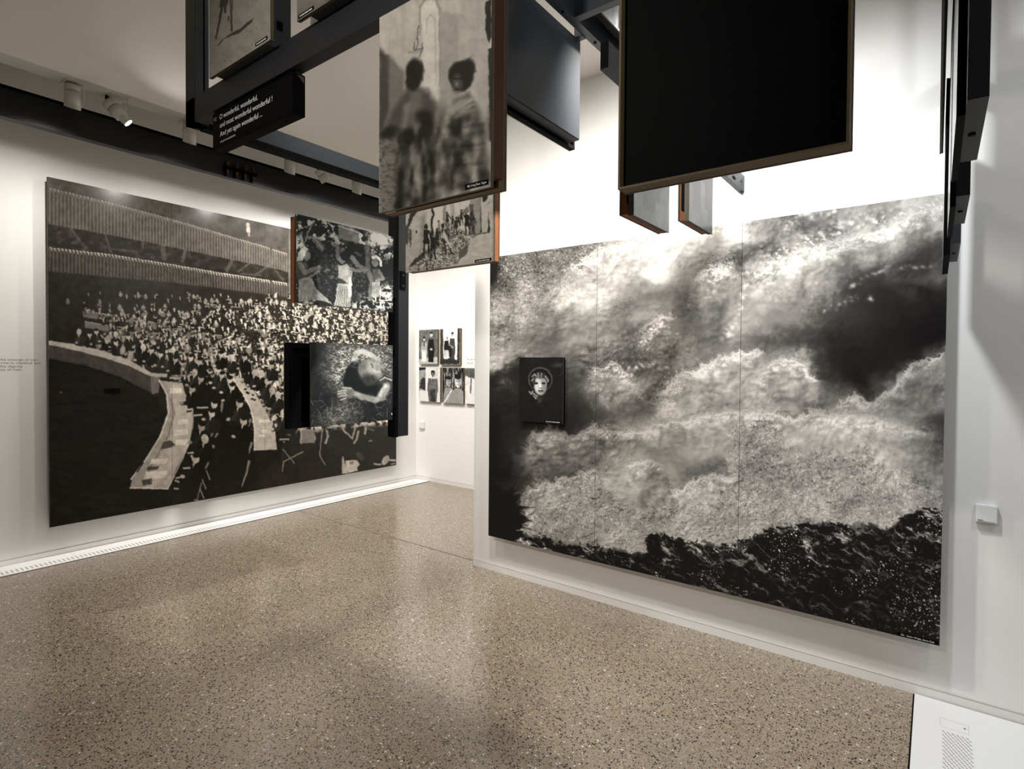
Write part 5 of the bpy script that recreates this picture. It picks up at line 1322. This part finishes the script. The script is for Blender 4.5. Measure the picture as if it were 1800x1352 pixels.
# steel beam in front of the left wall with four small valves
lb = empty('steel_beam', (-4.96, 1.0, 3.108), 'long dark steel beam running above the hall picture', 'beam')
MB().box(-4.990, -4.920, Y_FAR, Y_B, 3.108, 3.298).build('web', M_steel_shade, lb)
MB().box(-4.990, -4.900, Y_FAR, Y_B, 3.298, 3.312).build('flange', M_black, lb)
for i, (y, z) in enumerate(((2.392, 3.155), (2.470, 3.157), (2.545, 3.158), (2.620, 3.158))):
    v = empty('pipe_valve', (-4.885, y, z - .05), 'small copper and black valve on the left beam, ' + ('nearest of four', 'second of four', 'third of four', 'farthest of four')[i], 'valve', 'valves on the left beam')
    MB().cyl((-4.888, y, z + .075), (-4.888, y, z + .030), 0.012, seg=12).build('inlet', M_copper, v)
    MB().box(-4.920, -4.862, y - .028, y + .028, z + .010, z + .030, 0.004).build('clamp', M_black, v)
    MB().cyl((-4.888, y, z + .010), (-4.888, y, z - .022), 0.015, 0.010, seg=12).build('body', M_copper, v)
    MB().cyl((-4.888, y, z - .022), (-4.884, y, z - .036), 0.006, seg=10).build('nozzle', M_copper, v)
    MB().cyl((-4.915, y - .004, z + .01), (-4.912, y - .006, z - .050), 0.013, seg=12).build('sleeve', M_black, v)

# ------------------------------------------------------------------ lamps
def spot_light(name, loc, target, watts, deg, col, radius, parent=None):
    d = bpy.data.lights.new(name, 'SPOT'); d.energy = watts; d.spot_size = math.radians(deg); d.spot_blend = 1.0
    d.color = col; d.shadow_soft_size = radius
    o = bpy.data.objects.new(name, d); COL.objects.link(o)
    o.rotation_euler = (Vector(target) - Vector(loc)).to_track_quat('-Z', 'Y').to_euler()
    o.location = loc
    if parent is not None:
        o.parent = parent; o.location = Vector(loc) - parent.location
    return o

def fixture(loc, kind, target, watts, label, col=WARM, deg=150, top=Z_C, group='track spotlights'):
    """white cylinder spotlight; loc = centre of the housing foot"""
    x, y, z = loc
    o = empty('track_spotlight', (x, y, z), label, 'spotlight', group)
    MB().box(x - .075, x + .055, y - .05, y + .05, top - .004, top + .002).build('mount_plate', M_fix, o)
    MB().box(x + .030, x + .036, y + .050, y + .056, z + .07, top).build('arm', M_fix, o)
    if kind == 'down':
        b = MB(); b.cyl((x, y, z + .145), (x, y, z + .105), .043, seg=28); b.build('neck', M_fix, o)
        g = MB(); g.cyl((x, y, z + .105), (x, y, z + .101), .0405, seg=28); g.build('groove', M_black, o)
        b = MB(); b.cyl((x, y, z + .101), (x, y, z), .045, seg=28)
        for v in b.bm.verts:                                    # slanted lower rim, open side to the wall
            if v.co.z < z + .01: v.co.z += (v.co.x - x)*-0.45*(1 if x < -4 else 0)
        b.build('housing', M_fix, o)
        MB().cyl((x, y, z + .145), (x, y, top), .012, seg=10).build('stem', M_black, o)
        spot_light('lamp', (x - .005, y, z - .03), target, watts, deg, col, .03, o)
    else:
        d = Vector((0.30, 0.55, -0.62)).normalized() if kind == 'tilt' else Vector((0.05, 0.62, -0.75)).normalized()
        a = Vector((x - .02, y - .05, z + .12))
        b1 = a + d*.045; b2 = b1 + d*.004; b3 = b2 + d*.07
        MB().cyl(a, b1, .040, seg=28).build('neck', M_fix, o)
        MB().cyl(b1, b2, .0375, seg=28).build('groove', M_black, o)
        MB().cyl(b2, b3, .042, seg=28).build('housing', M_fix, o)
        MB().cyl(a, (a.x, a.y, top), .012, seg=10).build('stem', M_black, o)
        if kind == 'tilt':
            b4 = b3 + d*.055
            MB().cyl(b3, b4, .031, .029, seg=24, cap=False).build('lamp_head', M_fix, o)
            MB().cyl(b4 - d*.008, b4 - d*.006, .028, seg=24).build('lens', M_lamp, o)
            MB().cyl(b3 + Vector((0, 0, -.03)), b3 + Vector((0, 0, -.045)), .006, seg=8).build('knob', M_copper, o)
            end = b4 + d*.02
        else:
            end = b3 + d*.02
        spot_light('lamp', end, target, watts, deg, col, .03, o)

names = ('nearest', 'second', 'third', 'fourth', 'fifth', 'farthest')
for i, (y, kind, tgt, watts) in enumerate(TRACK_SPOTS):
    nm = names[i] + ' lamp of the track above the hall picture'
    if kind == 'tilt': nm = 'glowing tilted white spotlight, ' + nm
    elif kind == 'tilt2': nm = 'tilted white spotlight, ' + nm
    else: nm = 'white cylinder spotlight, ' + nm
    fixture((-4.55, y, 3.163), kind, tgt, watts, nm)
MB_track = MB().box(-4.60, -4.44, Y_FAR, Y_B, Z_C + .002, Z_C + .020)
tr = tag(MB_track.build('trim_1', M_fix), kind='structure')
for i, (loc, tgt, watts, deg, col, rad) in enumerate(CEILING_SPOTS):
    o = empty('ceiling_spotlight', loc, 'white ceiling spotlight out of view above the ' + ('left part of the wave picture', 'middle of the wave picture', 'right half of the wave picture', 'far right end of the right wall', 'passage to the back wall', 'hanging frames, added to brighten the picture of three women', 'far corner, added to brighten the hanging frames', 'floor, added to brighten the striding figures')[i], 'spotlight', 'ceiling spotlights')
    MB().cyl((loc[0], loc[1], Z_C), (loc[0], loc[1], loc[2] + .02), .045, seg=24).build('housing', M_fix, o)
    spot_light('lamp', (loc[0], loc[1], loc[2] - .01), tgt, watts, deg, col, rad, o)
